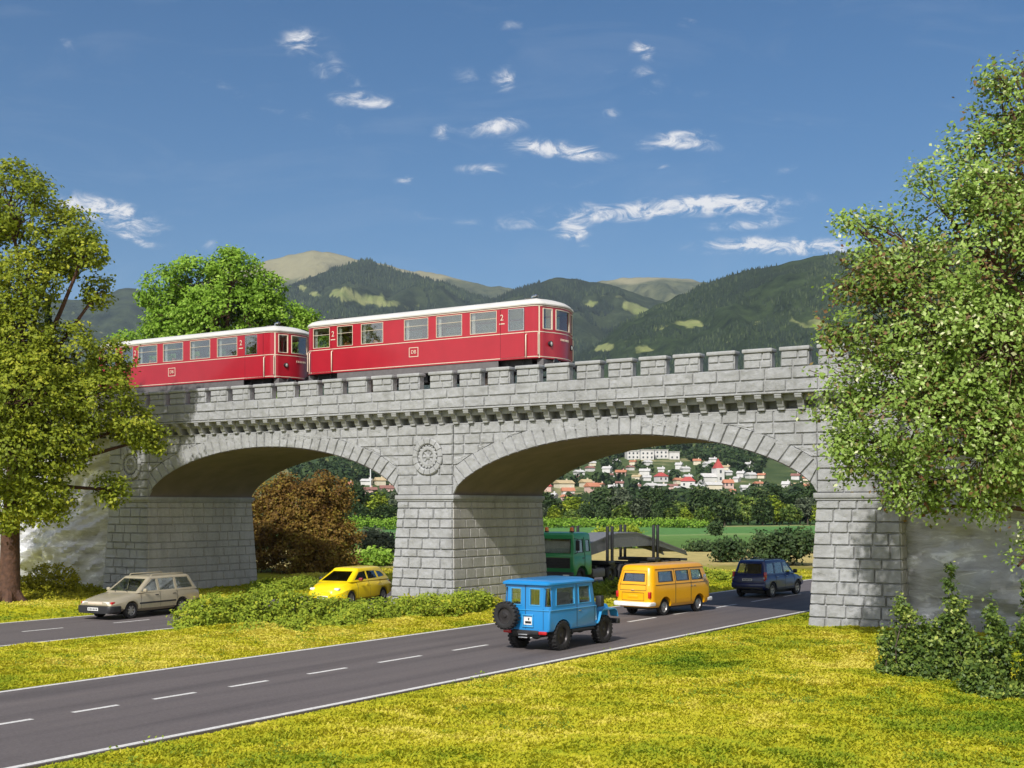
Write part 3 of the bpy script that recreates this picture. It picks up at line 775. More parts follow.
def wheel(parent, x, y, r, wd, rim, sy, spokes=5, knob=False, solid=False, name='wheel'):
    ir = r*.62; h = wd/2
    t = MB(); t.lathe([(ir, -h*.8), (r*.80, -h), (r*.95, -h*.92), (r, -h*.6), (r, h*.6), (r*.95, h*.92), (r*.80, h), (ir, h*.8), (ir, -h*.8)], 32, 'y', (0, 0, 0))
    if knob:
        for i in range(22):
            a = 2*PI*i/22
            for k_, off in ((-1, 0), (1, .5)):
                aa = a+off*2*PI/22; c = Vector((math.cos(aa), 0, math.sin(aa))); tn = Vector((-math.sin(aa), 0, math.cos(aa)))
                b = [c*(r-.01)+tn*(sx*.030*r/.38)+Vector((0, k_*h*yy, 0)) for sx in (-1, 1) for yy in (.1, 1.02)]+[c*(r+.028)+tn*(sx*.026*r/.38)+Vector((0, k_*h*yy, 0)) for sx in (-1, 1) for yy in (.12, .9)]
                t.add(b, [(0,1,3,2), (4,6,7,5), (0,4,5,1), (1,5,7,3), (3,7,6,2), (2,6,4,0)])
    w = empty(name, (x, y, r)); w.parent = parent
    t.build('tyre', M['tyre'], w, 40)
    q = MB(); s = sy
    q.lathe([(ir+.005, -h*.7), (ir*.96, -h*.6), (ir*.93, s*h*.35), (ir*.99, s*h*.74), (ir+.006, s*h*.82)], 32, 'y', (0, 0, 0))
    q.lathe([(.001, s*h*.72), (ir*.22, s*h*.70), (ir*.28, s*h*.52)], 20, 'y', (0, 0, 0))
    if solid: q.lathe([(ir*.24, s*h*.50), (ir*.55, s*h*.30), (ir*.94, s*h*.36)], 28, 'y', (0, 0, 0))
    else:
        q.lathe([(.001, -s*h*.15), (ir*.94, -s*h*.1)], 24, 'y', (0, 0, 0))
        for i in range(spokes):
            a = 2*PI*i/spokes+.3; c = Vector((math.cos(a), 0, math.sin(a))); tn = Vector((-math.sin(a), 0, math.cos(a)))
            w0, w1 = ir*.16, ir*.13
            b = [c*ir*.2+tn*w0+Vector((0, s*h*.6, 0)), c*ir*.2-tn*w0+Vector((0, s*h*.6, 0)), c*ir*.97-tn*w1+Vector((0, s*h*.66, 0)), c*ir*.97+tn*w1+Vector((0, s*h*.66, 0))]
            b += [v-Vector((0, s*h*.35, 0)) for v in b]
            q.add(b, [(0,1,2,3), (7,6,5,4), (0,4,5,1), (1,5,6,2), (2,6,7,3), (3,7,4,0)])
    q.build('rim', rim, w, 40)
    return w
def pbox(name, m, parent, x0, x1, y0, y1, z0, z1, b=.02, sm=40):
    q = MB(); b = min(b, abs(x1-x0)*.45, abs(y1-y0)*.45, abs(z1-z0)*.45); q.bbox(x0, x1, y0, y1, z0, z1, b); return q.build(name, m, parent, sm)
def strip(name, m, parent, pts, r=.008): q = MB(); q.tube(pts, r, 6); return q.build(name, m, parent)
def seats(parent, rows, w, z0, m, h=.65):
    for x in rows:
        for y0, y1 in ((-w, -.08), (.08, w)):
            q = MB(); q.bbox(x, x+.45, y0, y1, z0-.12, z0+.05, .04); q.bbox(x-.12, x+.03, y0+.03, y1-.03, z0, z0+h, .05); q.build('seat', m, parent, 40)
def plate(parent, x, y, z, w, h, sx):
    q = MB(); q.box(min(x, x+.012*sx), max(x, x+.012*sx), y-w/2, y+w/2, z-h/2, z+h/2); o = q.build('number_plate', M['plate'], parent)
    g = MB()
    if h > w*.5:
        for (a, b, c) in ((-.12, .02, .22), (-.30, .03, -.2), (.0, .05, -.2), (.22, .03, -.2)):
            g.box(min(x+.013*sx, x+.017*sx), max(x+.013*sx, x+.017*sx), y+a*w-b, y+a*w+b, z+c*h-.03, z+c*h+.035)
    else:
        for i in range(6): yy = y+(-.36+i*.145)*w; g.box(min(x+.013*sx, x+.017*sx), max(x+.013*sx, x+.017*sx), yy-.02, yy+.02, z-h*.25, z+h*.25)
    g.build('plate_marks', M['seam'], o); return o

# ---------------------------------------------------------------- blue off roader
def jeep(label):
    t = empty('off_road_vehicle', label=label, cat='off road vehicle')
    zb, zt, w = .56, 1.16, .80
    m = MB(); m.loft([[(x, y, z) for x, y in rrect(-1.74, .80, w-d, .06)] for z, d in ((zb, .03), (zb+.06, 0), (zt-.03, 0), (zt, .02))])
    body = carve(m.mesh('body'), [(-1.05, .40)], .47, w, .3); body.name = 'body'
    link('body', body, M['blue'], t)
    # bonnet and flat wings
    h = MB(); h.loft([[(x, y*k, z+dz*(1-abs(y)/.62)) for y, z, dz in ((-.58, .62, 0), (-.60, 1.02, 0), (-.54, 1.10, .02), (-.25, 1.135, .02), (.25, 1.135, .02), (.54, 1.10, .02), (.60, 1.02, 0), (.58, .62, 0))] for x, k in ((.78, 1.08), (1.3, 1.0), (1.78, .93), (1.82, .91))])
    h.build('bonnet', M['blue'], t, 30)
    for sy in (-1, 1):
        f = MB(); pr = [(.76, .62), (.84, .66), (.98, .93), (1.06, .97), (1.72, .98), (1.86, .90), (1.93, .74)]
        top = [(x, z+.035) for x, z in pr]
        ya, yb = (.56, .84) if sy > 0 else (-.84, -.56)
        f.prism(pr+top[::-1], ya, yb, 'y'); f.build('front_wing', M['blue_light'], t)
    pbox('grille', M['chrome'], t, 1.80, 1.85, -.52, .52, .72, 1.02, .02)
    for sy in (-1, 1):
        l = MB(); l.lathe([(.09, 1.84), (.095, 1.88), (.06, 1.90), (.001, 1.905)], 18, 'x', (0, .42*sy, .88)); l.build('headlight', M['lamp'], t, 40)
    pbox('front_bumper', M['bumper'], t, 1.95, 2.10, -.80, .80, .52, .67, .02)
    pbox('chassis', M['black'], t, -1.7, 1.95, -.45, .45, .38, .58, .02)
    Cabin.paint = M['blue']; c = Cabin(zt-.01, 1.97, -1.74, .76, -1.72, .62, w-.0, .76, r=.13, top=.10)
    side = [[(-1.40, 1.26), (-.42, 1.26), (-.42, 1.76), (-1.36, 1.76)], [(-.22, 1.26), (.46, 1.26), (.40, 1.76), (-.22, 1.76)]]
    rear = [[(.14, 1.27), (.50, 1.27), (.50, 1.75), (.14, 1.75)], [(-.50, 1.27), (-.14, 1.27), (-.14, 1.75), (-.50, 1.75)]]
    front = [[(-.64, 1.28), (.64, 1.28), (.62, 1.76), (-.62, 1.76)]]
    me = c.shell(side, front, rear)
    # curved quarter lights in the rear corners
    q = MB()
    for sy in (-1, 1): q.lathe([(.16, 1.25), (.16, 1.76)], 4, 'z', (-1.72, sy*.76, 0), cap=True)
    me = boolean(me, q.mesh('q')); shade(me, 30)
    cab = link('cab', me, M['blue'], t)
    c.panes(t, side, front, rear, frame=M['blue_light'])
    for sy in (-1, 1):
        p = MB(); p.loft([[(-1.60+.115*math.cos(a), sy*(.66+.115*math.sin(a)), z) for a in np.linspace(PI/2+.15, PI-.15, 6)] for z in (1.25, 1.76)], False, closed=False); p.build('quarter_window', M['glass_clear'], t)
    rr = MB(); rr.loft([[(x, y, z) for x, y in rrect(-1.80+d, .70-d, .80-d, .14)] for z, d in ((1.83, .02), (1.85, -.01), (1.895, -.01), (1.93, .03), (1.965, .12), (1.985, .3))]); rr.build('roof', M['blue'], t, 40)
    # rear doors, trim, plate, spare
    for y in (-.0,): strip('door_seam', M['seam'], t, [(-1.745, y, .62), (-1.745, y, 1.84)], .007)
    for sy in (-1, 1): strip('door_seam', M['seam'], t, [(-1.744, .60*sy, .60), (-1.744, .60*sy, 1.20)], .006)
    strip('trim_line', M['blue_light'], t, [(-1.748, -.78, 1.14), (-1.748, .78, 1.14)], .014)
    strip('trim_line', M['blue_light'], t, [(-1.70, -.805, 1.14), (.70, -.805, 1.14)], .014); strip('trim_line', M['blue_light'], t, [(-1.70, .805, 1.14), (.70, .805, 1.14)], .014)
    pf = MB()
    y0, y1, z0, z1 = -.28, .10, .66, 1.02
    pf.bbox(-1.775, -1.74, y0, y1, z0, z0+.04, .01); pf.bbox(-1.775, -1.74, y0, y1, z1-.04, z1, .01); pf.bbox(-1.775, -1.74, y0, y0+.04, z0+.04, z1-.04, .01); pf.bbox(-1.775, -1.74, y1-.04, y1, z0+.04, z1-.04, .01)
    pf.build('plate_frame', M['blue_light'], t, 40); plate(t, -1.745, -.09, .84, .27, .22, -1)
    sp = wheel(t, 0, 0, .37, .24, M['darkrim'], 1, solid=True, knob=True, name='spare_wheel'); sp.location = (-1.93, .53, .97); sp.rotation_euler = (0, 0, PI/2)
    st = MB(); st.tube([(-1.75, .53, .97), (-1.9, .53, .97)], .05, 8); st.build('spare_carrier', M['black'], t)
    for sy in (-1, 1):
        pbox('rear_lamp', M['redlamp'], t, -1.80, -1.73, sy*.60-.13, sy*.60+.13, .475, .565, .02)
        q = MB(); q.tube([(-.55, .78*sy, .50), (.60, .78*sy, .50)], .04, 8); q.build('step_bar', M['black'], t)
    pbox('rear_bumper', M['bumper'], t, -1.77, -1.66, -.44, .44, .46, .58, .02)
    for i, z in enumerate((.36, .44)): pbox('tow_plate', M['chrome'], t, -1.84, -1.76, -.12, .18, z, z+.035, .01)
    for y, sy in ((-.80, -1), (.80, 1)):
        strip('door_seam', M['seam'], t, [(-.32, y*1.003, .62), (-.32, y*1.003, 1.15), (-.32, (c.w(1.82)+.002)*sy, 1.82)], .007)
        strip('door_seam', M['seam'], t, [(.62, y*1.003, .68), (.62, y*1.003, 1.16)], .006)
        pbox('door_handle', M['chrome'], t, -.24, -.10, y-.02, y+.02, 1.05, 1.075, .008)
    # black mirror / air intake on the right wing
    mi = MB(); mi.bbox(.78, .98, -.93, -.72, 1.10, 1.42, .04); mi.tube([(.90, -.66, 1.05), (.90, -.80, 1.15)], .03, 6); mi.build('mirror', M['bumper'], t, 40)
    mi = MB(); mi.bbox(.80, .88, .80, .96, 1.16, 1.36, .03); mi.tube([(.84, .66, 1.05), (.84, .84, 1.2)], .02, 6); mi.build('mirror', M['bumper'], t, 40)
    for x in (-1.05, 1.24):
        for sy in (-1, 1): wheel(t, x, .68*sy, .40, .27, M['darkrim'], sy, solid=True, knob=True)
        ax = MB(); ax.tube([(x, -.6, .40), (x, .6, .40)], .055, 8); ax.lathe([(.001, -.14), (.13, -.1), (.15, 0), (.13, .1), (.001, .14)], 12, 'x', (x, .1, .40)); ax.build('axle', M['black'], t, 40)
    seats(t, (-.35,), .62, 1.02, M['cabin_in'], .55)
    pbox('dashboard', M['cabin_in'], t, .52, .72, -.7, .7, 1.14, 1.26, .03); pbox('cabin_floor', M['cabin_in_light'], t, -1.62, .5, -.7, .7, 1.155, 1.18, .01)
    sw = MB(); sw.tube([(.42+.04*math.sin(a), .38+.17*math.cos(a), 1.30+.17*math.sin(a)) for a in np.linspace(0, 2*PI, 17)], .015, 6); sw.build('steering_wheel', M['black'], t)
    return t
# ---------------------------------------------------------------- yellow camper bus
def bus(label):
    t = empty('minibus', label=label, cat='minibus')
    L0, L1, w = -2.12, 2.18, .84
    lv = [(.34, .05, .10), (.42, .0, .02), (.60, -.01, 0), (.90, -.005, 0), (1.16, .0, .01), (1.22, .012, .03)]
    m = MB(); m.loft([[(x, y, z) for x, y in rrect(L0+e, L1-e*1.4, w-d, .26, 8)] for z, d, e in lv])
    body = carve(m.mesh('body'), [(-1.15, .33), (1.27, .33)], .40, w, .3); body.name = 'body'
    link('body', body, M['vanyellow'], t)
    Cabin.paint = M['vanyellow']; c = Cabin(1.215, 1.93, L0+.03, L1-.06, L0+.20, L1-.40, w-.012, .70, r=.24, top=.13)
    side = [[(.74, 1.30), (1.56, 1.30), (1.42, 1.68), (.74, 1.69)], [(-.36, 1.30), (.54, 1.30), (.54, 1.69), (-.36, 1.69)], [(-1.60, 1.30), (-.60, 1.30), (-.60, 1.69), (-1.54, 1.69)]]
    rear = [[(-.50, 1.32), (.50, 1.32), (.46, 1.63), (-.46, 1.63)]]
    front = [[(-.56, 1.28), (.56, 1.28), (.50, 1.70), (-.50, 1.70)]]
    link('cab', c.shell(side, front, rear), M['vanyellow'], t); c.panes(t, side, front, rear, m=M['glass'], frame=M['seam'])
    rb = MB(); rb.loft([[(x, y, z) for x, y in rrect(L0-.12, L0+.35, .86-d, .10)] for z, d in ((.40, .03), (.43, 0), (.52, 0), (.55, .03))]); rb.build('rear_bumper', M['white'], t, 40)
    fb = MB(); fb.loft([[(x, y, z) for x, y in rrect(L1-.35, L1+.10, .86-d, .10)] for z, d in ((.40, .03), (.43, 0), (.52, 0), (.55, .03))]); fb.build('front_bumper', M['white'], t, 40)
    xr = L0+.0
    for sy in (-1, 1):
        pbox('tail_lamp', M['redlamp'], t, xr-.01, xr+.10, sy*.735-.055, sy*.735+.055, .70, .94, .02)
        q = MB(); q.lathe([(.11, L1-.02), (.105, L1+.03), (.05, L1+.05), (.001, L1+.052)], 18, 'x', (0, .55*sy, .86)); q.build('headlight', M['lamp'], t, 40)
        q = MB(); q.tube([(1.5, .80*sy, 1.26), (1.55, .96*sy, 1.34)], .012, 6); q.bbox(1.53, 1.57, .90*sy-.06, .90*sy+.06, 1.30, 1.48, .02); q.build('mirror', M['chrome'], t, 40)
    def rect_seam(x, y0, y1, z0, z1): strip('hatch_seam', M['seam'], t, [(x, y0, z0), (x, y1, z0), (x, y1, z1), (x, y0, z1), (x, y0, z0)], .008)
    rect_seam(L0-.002, -.60, .60, .99, 1.205); rect_seam(L0-.008, -.50, .50, .60, .90)
    strip('hatch_seam', M['seam'], t, [(L0+.028, -.60, 1.21), (c.xr(1.72), -.53, 1.72), (c.xr(1.72), .53, 1.72), (L0+.028, .60, 1.21)], .008)
    pbox('hatch_handle', M['chrome'], t, L0-.04, L0, -.08, .08, .98, 1.01, .008)
    pbox('number_plate_panel', M['vanyellow'], t, L0-.02, L0+.01, -.24, .24, .70, .81, .008)
    for sy in (-1, 1):
        y = (w+.012)*sy
        strip('belt_moulding', M['seam'], t, [(L0+.3, (w+.004)*sy, 1.19), (L1-.3, (w+.004)*sy, 1.19)], .008)
        for x in (.64, -.46) if sy < 0 else (.64,): strip('door_seam', M['seam'], t, [(x, y, .46), (x, y, 1.2), (x, (c.w(1.75)+.003)*sy, 1.75)], .007)
        pbox('door_handle', M['chrome'], t, .60, .72, y-.015, y+.015, 1.06, 1.085, .008); pbox('door_handle', M['chrome'], t, .84, .96, y-.015, y+.015, 1.06, 1.085, .008)
        strip('gutter', M['vanyellow'], t, [(c.xr(1.79)+.2, (c.w(1.79)+.012)*sy, 1.79), (c.xf(1.79)-.15, (c.w(1.79)+.012)*sy, 1.79)], .016)
    for x in (-1.15, 1.27):
        for sy in (-1, 1): wheel(t, x, .70*sy, .325, .19, M['alloy'], sy, solid=True)
    pbox('floor_pan', M['black'], t, -1.9, 1.9, -.6, .6, .26, .40, .03)
    seats(t, (-1.05, -.1, .75), .66, 1.02, M['cabin_in_light'], .5); pbox('dashboard', M['cabin_in'], t, 1.65, 1.9, -.7, .7, 1.15, 1.26, .03)
    return t
# ---------------------------------------------------------------- ordinary cars
def car(label, cat, name, sts, wheels, ra, w, cab, side, front, rear, m, rim, wr, glassm=None, spokes=5, frame=None, tw=None):
    t = empty(name, label=label, cat=cat)
    body = carve(hull(sts).mesh('body'), [(x, wr) for x in wheels], ra, w, .26); body.name = 'body'
    link('body', body, m, t)
    link('cab', cab.shell(side, front, rear), m, t); cab.panes(t, side, front, rear, m=glassm, frame=frame)
    for x in wheels:
        for sy in (-1, 1): wheel(t, x, (tw or w-.12)*sy, wr, .20, rim, sy, spokes)
    q = MB(); q.bbox(min(wheels)-.35, max(wheels)+.35, -w+.30, w-.30, .16, .40, .03); q.build('underbody', M['black'], t)
    return t
def estate(label):
    w = .845
    st = [(-2.27, .42, .70, .60, .74, .6, .70, .0), (-2.24, .34, .86, .66, .80, .7, .76, .02), (-2.0, .26, .90, .70, .84, .72, .79, .02), (-.6, .24, .91, .72, w, .72, .80, .02), (.62, .24, .90, .72, w, .72, .79, .02), (1.0, .25, .885, .71, w, .70, .77, .02), (1.6, .27, .80, .70, .83, .62, .72, .02), (2.05, .31, .71, .66, .79, .56, .66, .02), (2.22, .36, .66, .60, .74, .54, .60, .01), (2.27, .42, .60, .54, .68, .5, .54, 0)]
    Cabin.paint = M['beige']; c = Cabin(.89, 1.46, -2.20, 1.02, -1.86, .20, .79, .62, r=.10, top=.06)
    side = [[(-.06, .95), (.80, .95), (.14, 1.36), (-.06, 1.37)], [(-.98, .95), (-.16, .95), (-.16, 1.37), (-.98, 1.37)], [(-1.94, .97), (-1.08, .95), (-1.08, 1.37), (-1.72, 1.36)]]
    front = [[(-.64, .95), (.64, .95), (.52, 1.37), (-.52, 1.37)]]; rear = [[(-.62, .98), (.62, .98), (.52, 1.34), (-.52, 1.34)]]
    t = car(label, 'car', 'estate_car', st, (1.32, -1.28), .345, w, c, side, front, rear, M['beige'], M['alloy'], .295, M['glass_clear'], 7)
    fb = MB(); fb.loft([[(x, y, z) for x, y in rrect(1.72, 2.36, w+.005-d, .22, 8)] for z, d in ((.24, .05), (.30, 0), (.47, 0), (.50, .03))]); fb = carve(fb.mesh('front_bumper'), [(1.32, .295)], .345, w, .3); link('front_bumper', fb, M['bumper'], t)
    rb = MB(); rb.loft([[(x, y, z) for x, y in rrect(-2.36, -1.7, w+.005-d, .18, 8)] for z, d in ((.26, .05), (.32, 0), (.49, 0), (.52, .03))]); rb = carve(rb.mesh('rear_bumper'), [(-1.28, .295)], .345, w, .3); link('rear_bumper', rb, M['bumper'], t)
    for sy in (-1, 1):
        pbox('headlight', M['lamp'], t, 2.10, 2.255, sy*.50-.15, sy*.50+.15, .54, .645, .03)
        pbox('indicator', M['redlamp'], t, 2.02, 2.20, sy*.70-.055, sy*.70+.045, .54, .645, .03)
        pbox('tail_lamp', M['redlamp'], t, -2.285, -2.2, sy*.66-.10, sy*.66+.10, .62, .80, .02)
        pbox('rubbing_strip', M['bumper'], t, -.92, .94, sy*(w+.006)-.012, sy*(w+.006)+.012, .50, .56, .01)
        y = (w+.002)*sy
        for x in (.86, -.12, -1.02): strip('door_seam', M['seam'], t, [(x, y-.004*sy, .34), (x, y-.004*sy, .72), (x, .80*sy, .90)], .006)
        for x in (.0, -.92): pbox('door_handle', M['bumper'], t, x-.02, x+.14, y-.02, y+.012, .78, .805, .01)
        q = MB(); q.bbox(.66, .76, sy*.90-.09, sy*.90+.07, .92, 1.05, .035); q.build('mirror', M['beige'], t, 40)
        q = MB(); q.tube([(.06, .52*sy, 1.45), (.0, .52*sy, 1.52), (-1.6, .52*sy, 1.52), (-1.68, .52*sy, 1.45)], .02, 8); q.build('roof_rail', M['beige'], t, 60)
    pbox('grille', M['cream'], t, 2.22, 2.275, -.34, .34, .545, .635, .02); plate(t, 2.36, 0, .39, .5, .11, 1); plate(t, -2.36, 0, .42, .5, .11, -1)
    q = MB(); q.tube([(1.0, .3, .925), (.62, -.45, 1.155)], .012, 6); q.tube([(1.0, -.3, .925), (.7, -.62, 1.10)], .012, 6); q.build('wiper', M['bumper'], t)
    seats(t, (.0, -.95), .66, .78, M['cabin_in'], .5); pbox('dashboard', M['cabin_in'], t, .55, .85, -.68, .68, .84, .95, .03); return t
def hatch(label):
    w = .875
    st = [(-2.10, .45, .70, .55, .70, .62, .62, .0), (-2.05, .34, .92, .62, .80, .74, .70, .03), (-1.7, .25, .98, .70, .87, .76, .74, .02), (-.4, .22, .98, .72, w, .74, .76, .02), (.75, .22, .97, .72, w, .72, .76, .02), (1.3, .23, .96, .71, w, .70, .73, .04), (1.7, .24, .875, .68, .85, .66, .66, .06), (1.95, .26, .77, .62, .78, .58, .56, .07), (2.10, .30, .67, .54, .66, .54, .44, .06), (2.17, .38, .60, .42, .52, .50, .34, .03)]
    Cabin.paint = M['hatchyellow']; c = Cabin(.97, 1.50, -2.0, 1.38, -1.45, .32, .77, .57, r=.17, top=.10, cr=.04)
    side = [[(-.10, 1.04), (.92, 1.04), (.42, 1.33), (-.10, 1.37)], [(-.95, 1.05), (-.18, 1.04), (-.18, 1.37), (-.85, 1.35)], [(-1.58, 1.10), (-1.05, 1.06), (-.97, 1.34), (-1.32, 1.29)]]
    front = [[(-.60, 1.01), (.60, 1.01), (.45, 1.37), (-.45, 1.37)]]; rear = [[(-.52, 1.06), (.52, 1.06), (.42, 1.34), (-.42, 1.34)]]
    t = car(label, 'car', 'hatchback', st, (1.32, -1.26), .36, w, c, side, front, rear, M['hatchyellow'], M['alloy'], .315, M['glass_dark'], 5)
    for sy in (-1, 1):
        pbox('headlight', M['lamp'], t, 1.86, 2.03, sy*.56-.13, sy*.56+.11, .66, .77, .04)
        pbox('tail_lamp', M['redlamp'], t, -2.08, -1.95, sy*.66-.09, sy*.66+.09, .72, .90, .03)
        q = MB(); q.bbox(.66, .80, sy*.94-.10, sy*.94+.07, 1.0, 1.13, .04); q.build('mirror', M['bumper'] if sy < 0 else mat('mirror_red', (.25, .03, .03), .35), t, 40)
        for x in (.84, -.14, -1.1): strip('door_seam', M['seam'], t, [(x, (w-.002)*sy, .34), (x, (w-.003)*sy, .74), (x*.97, .76*sy, .96)], .006)
        for x in (.02, -.9): pbox('door_handle', M['hatchyellow'], t, x-.04, x+.12, sy*.86-.02, sy*.86+.015, .82, .85, .01)
    q = MB(); q.lathe([(.001, 2.135), (.10, 2.13), (.13, 2.11), (.145, 2.08)], 20, 'x', (0, 0, .545)); q.build('badge_grille', M['chrome'], t, 40)
    pbox('lower_grille', M['bumper'], t, 1.98, 2.15, -.46, .46, .30, .41, .02); plate(t, 2.165, 0, .40, .5, .11, 1)
    seats(t, (.0, -.9), .64, .82, M['cabin_in'], .5); pbox('dashboard', M['cabin_in'], t, .6, .95, -.66, .66, .90, 1.0, .03); return t
def suv(label):
    w = .875
    st = [(-2.06, .46, .90, .66, .80, .7, .74, 0), (-2.02, .38, 1.02, .70, .86, .8, .79, .02), (-1.7, .33, 1.05, .72, w, .8, .80, .02), (.7, .33, 1.04, .72, w, .8, .80, .02), (1.15, .34, 1.0, .72, w, .8, .78, .03), (1.7, .36, .92, .70, .86, .72, .72, .03), (2.0, .40, .82, .64, .80, .64, .62, .02), (2.08, .48, .74, .56, .70, .62, .54, 0)]
    Cabin.paint = M['navy']; c = Cabin(1.03, 1.70, -2.02, 1.20, -1.78, .32, .80, .66, r=.13, top=.08)
    side = [[(.02, 1.10), (.88, 1.10), (.36, 1.56), (.02, 1.58)], [(-.88, 1.10), (-.08, 1.10), (-.08, 1.58), (-.84, 1.58)], [(-1.72, 1.12), (-.98, 1.10), (-.94, 1.57), (-1.60, 1.54)]]
    front = [[(-.64, 1.09), (.64, 1.09), (.54, 1.58), (-.54, 1.58)]]; rear = [[(-.62, 1.10), (.62, 1.10), (.56, 1.55), (-.56, 1.55)]]
    t = car(label, 'car', 'suv', st, (1.30, -1.30), .40, w, c, side, front, rear, M['navy'], M['alloy'], .345, M['glass_clear'], 5)
    for sy in (-1, 1):
        pbox('tail_lamp', M['redlamp'], t, -2.06, -1.86, sy*.80-.05, sy*.80+.035, .78, 1.18, .025)
        pbox('reverse_lamp', M['lamp'], t, -2.075, -1.98, sy*.79-.04, sy*.79+.035, .86, .94, .02)
        pbox('headlight', M['lamp'], t, 1.90, 2.04, sy*.60-.15, sy*.60+.12, .72, .86, .04)
        q = MB(); q.bbox(.72, .84, sy*.95-.11, sy*.95+.08, 1.06, 1.24, .04); q.build('mirror', M['bumper'], t, 40)
        q = MB(); q.tube([(.2, .58*sy, 1.69), (.12, .58*sy, 1.75), (-1.55, .58*sy, 1.75), (-1.65, .58*sy, 1.68)], .02, 8); q.build('roof_rail', M['bumper'], t, 60)
        for x in (.92, -.03, -.95): strip('door_seam', M['seam'], t, [(x, (w+.0)*sy, .42), (x, (w+.0)*sy, .80), (x, .81*sy, 1.04)], .006)
        for x in (.10, -.84): pbox('door_handle', M['chrome'], t, x-.03, x+.12, sy*.86-.02, sy*.86+.012, .92, .945, .01)
        pbox('sill', M['bumper'], t, -.92, .92, sy*.84-.05, sy*.84+.05, .32, .42, .02)
    pbox('rear_bumper', M['navy'], t, -2.14, -1.98, -.84, .84, .44, .66, .04); pbox('bumper_insert', M['bumper'], t, -2.15, -2.04, -.74, .74, .40, .50, .02)
    plate(t, -2.055, .06, .82, .5, .11, -1); pbox('tailgate_handle', M['navy'], t, -2.07, -2.02, -.2, .2, .91, .94, .01)
    strip('tailgate_seam', M['seam'], t, [(-2.055, -.70, .66), (-2.045, -.70, 1.03), (-2.045, .70, 1.03), (-2.055, .70, .66)], .007)
    q = MB(); q.tube([(-2.02, .05, 1.12), (-1.93, .30, 1.36)], .012, 6); q.build('rear_wiper', M['bumper'], t)
    seats(t, (.05, -.9), .66, .92, M['cabin_in'], .58); pbox('dashboard', M['cabin_in'], t, .72, .95, -.68, .68, .98, 1.08, .03); return t
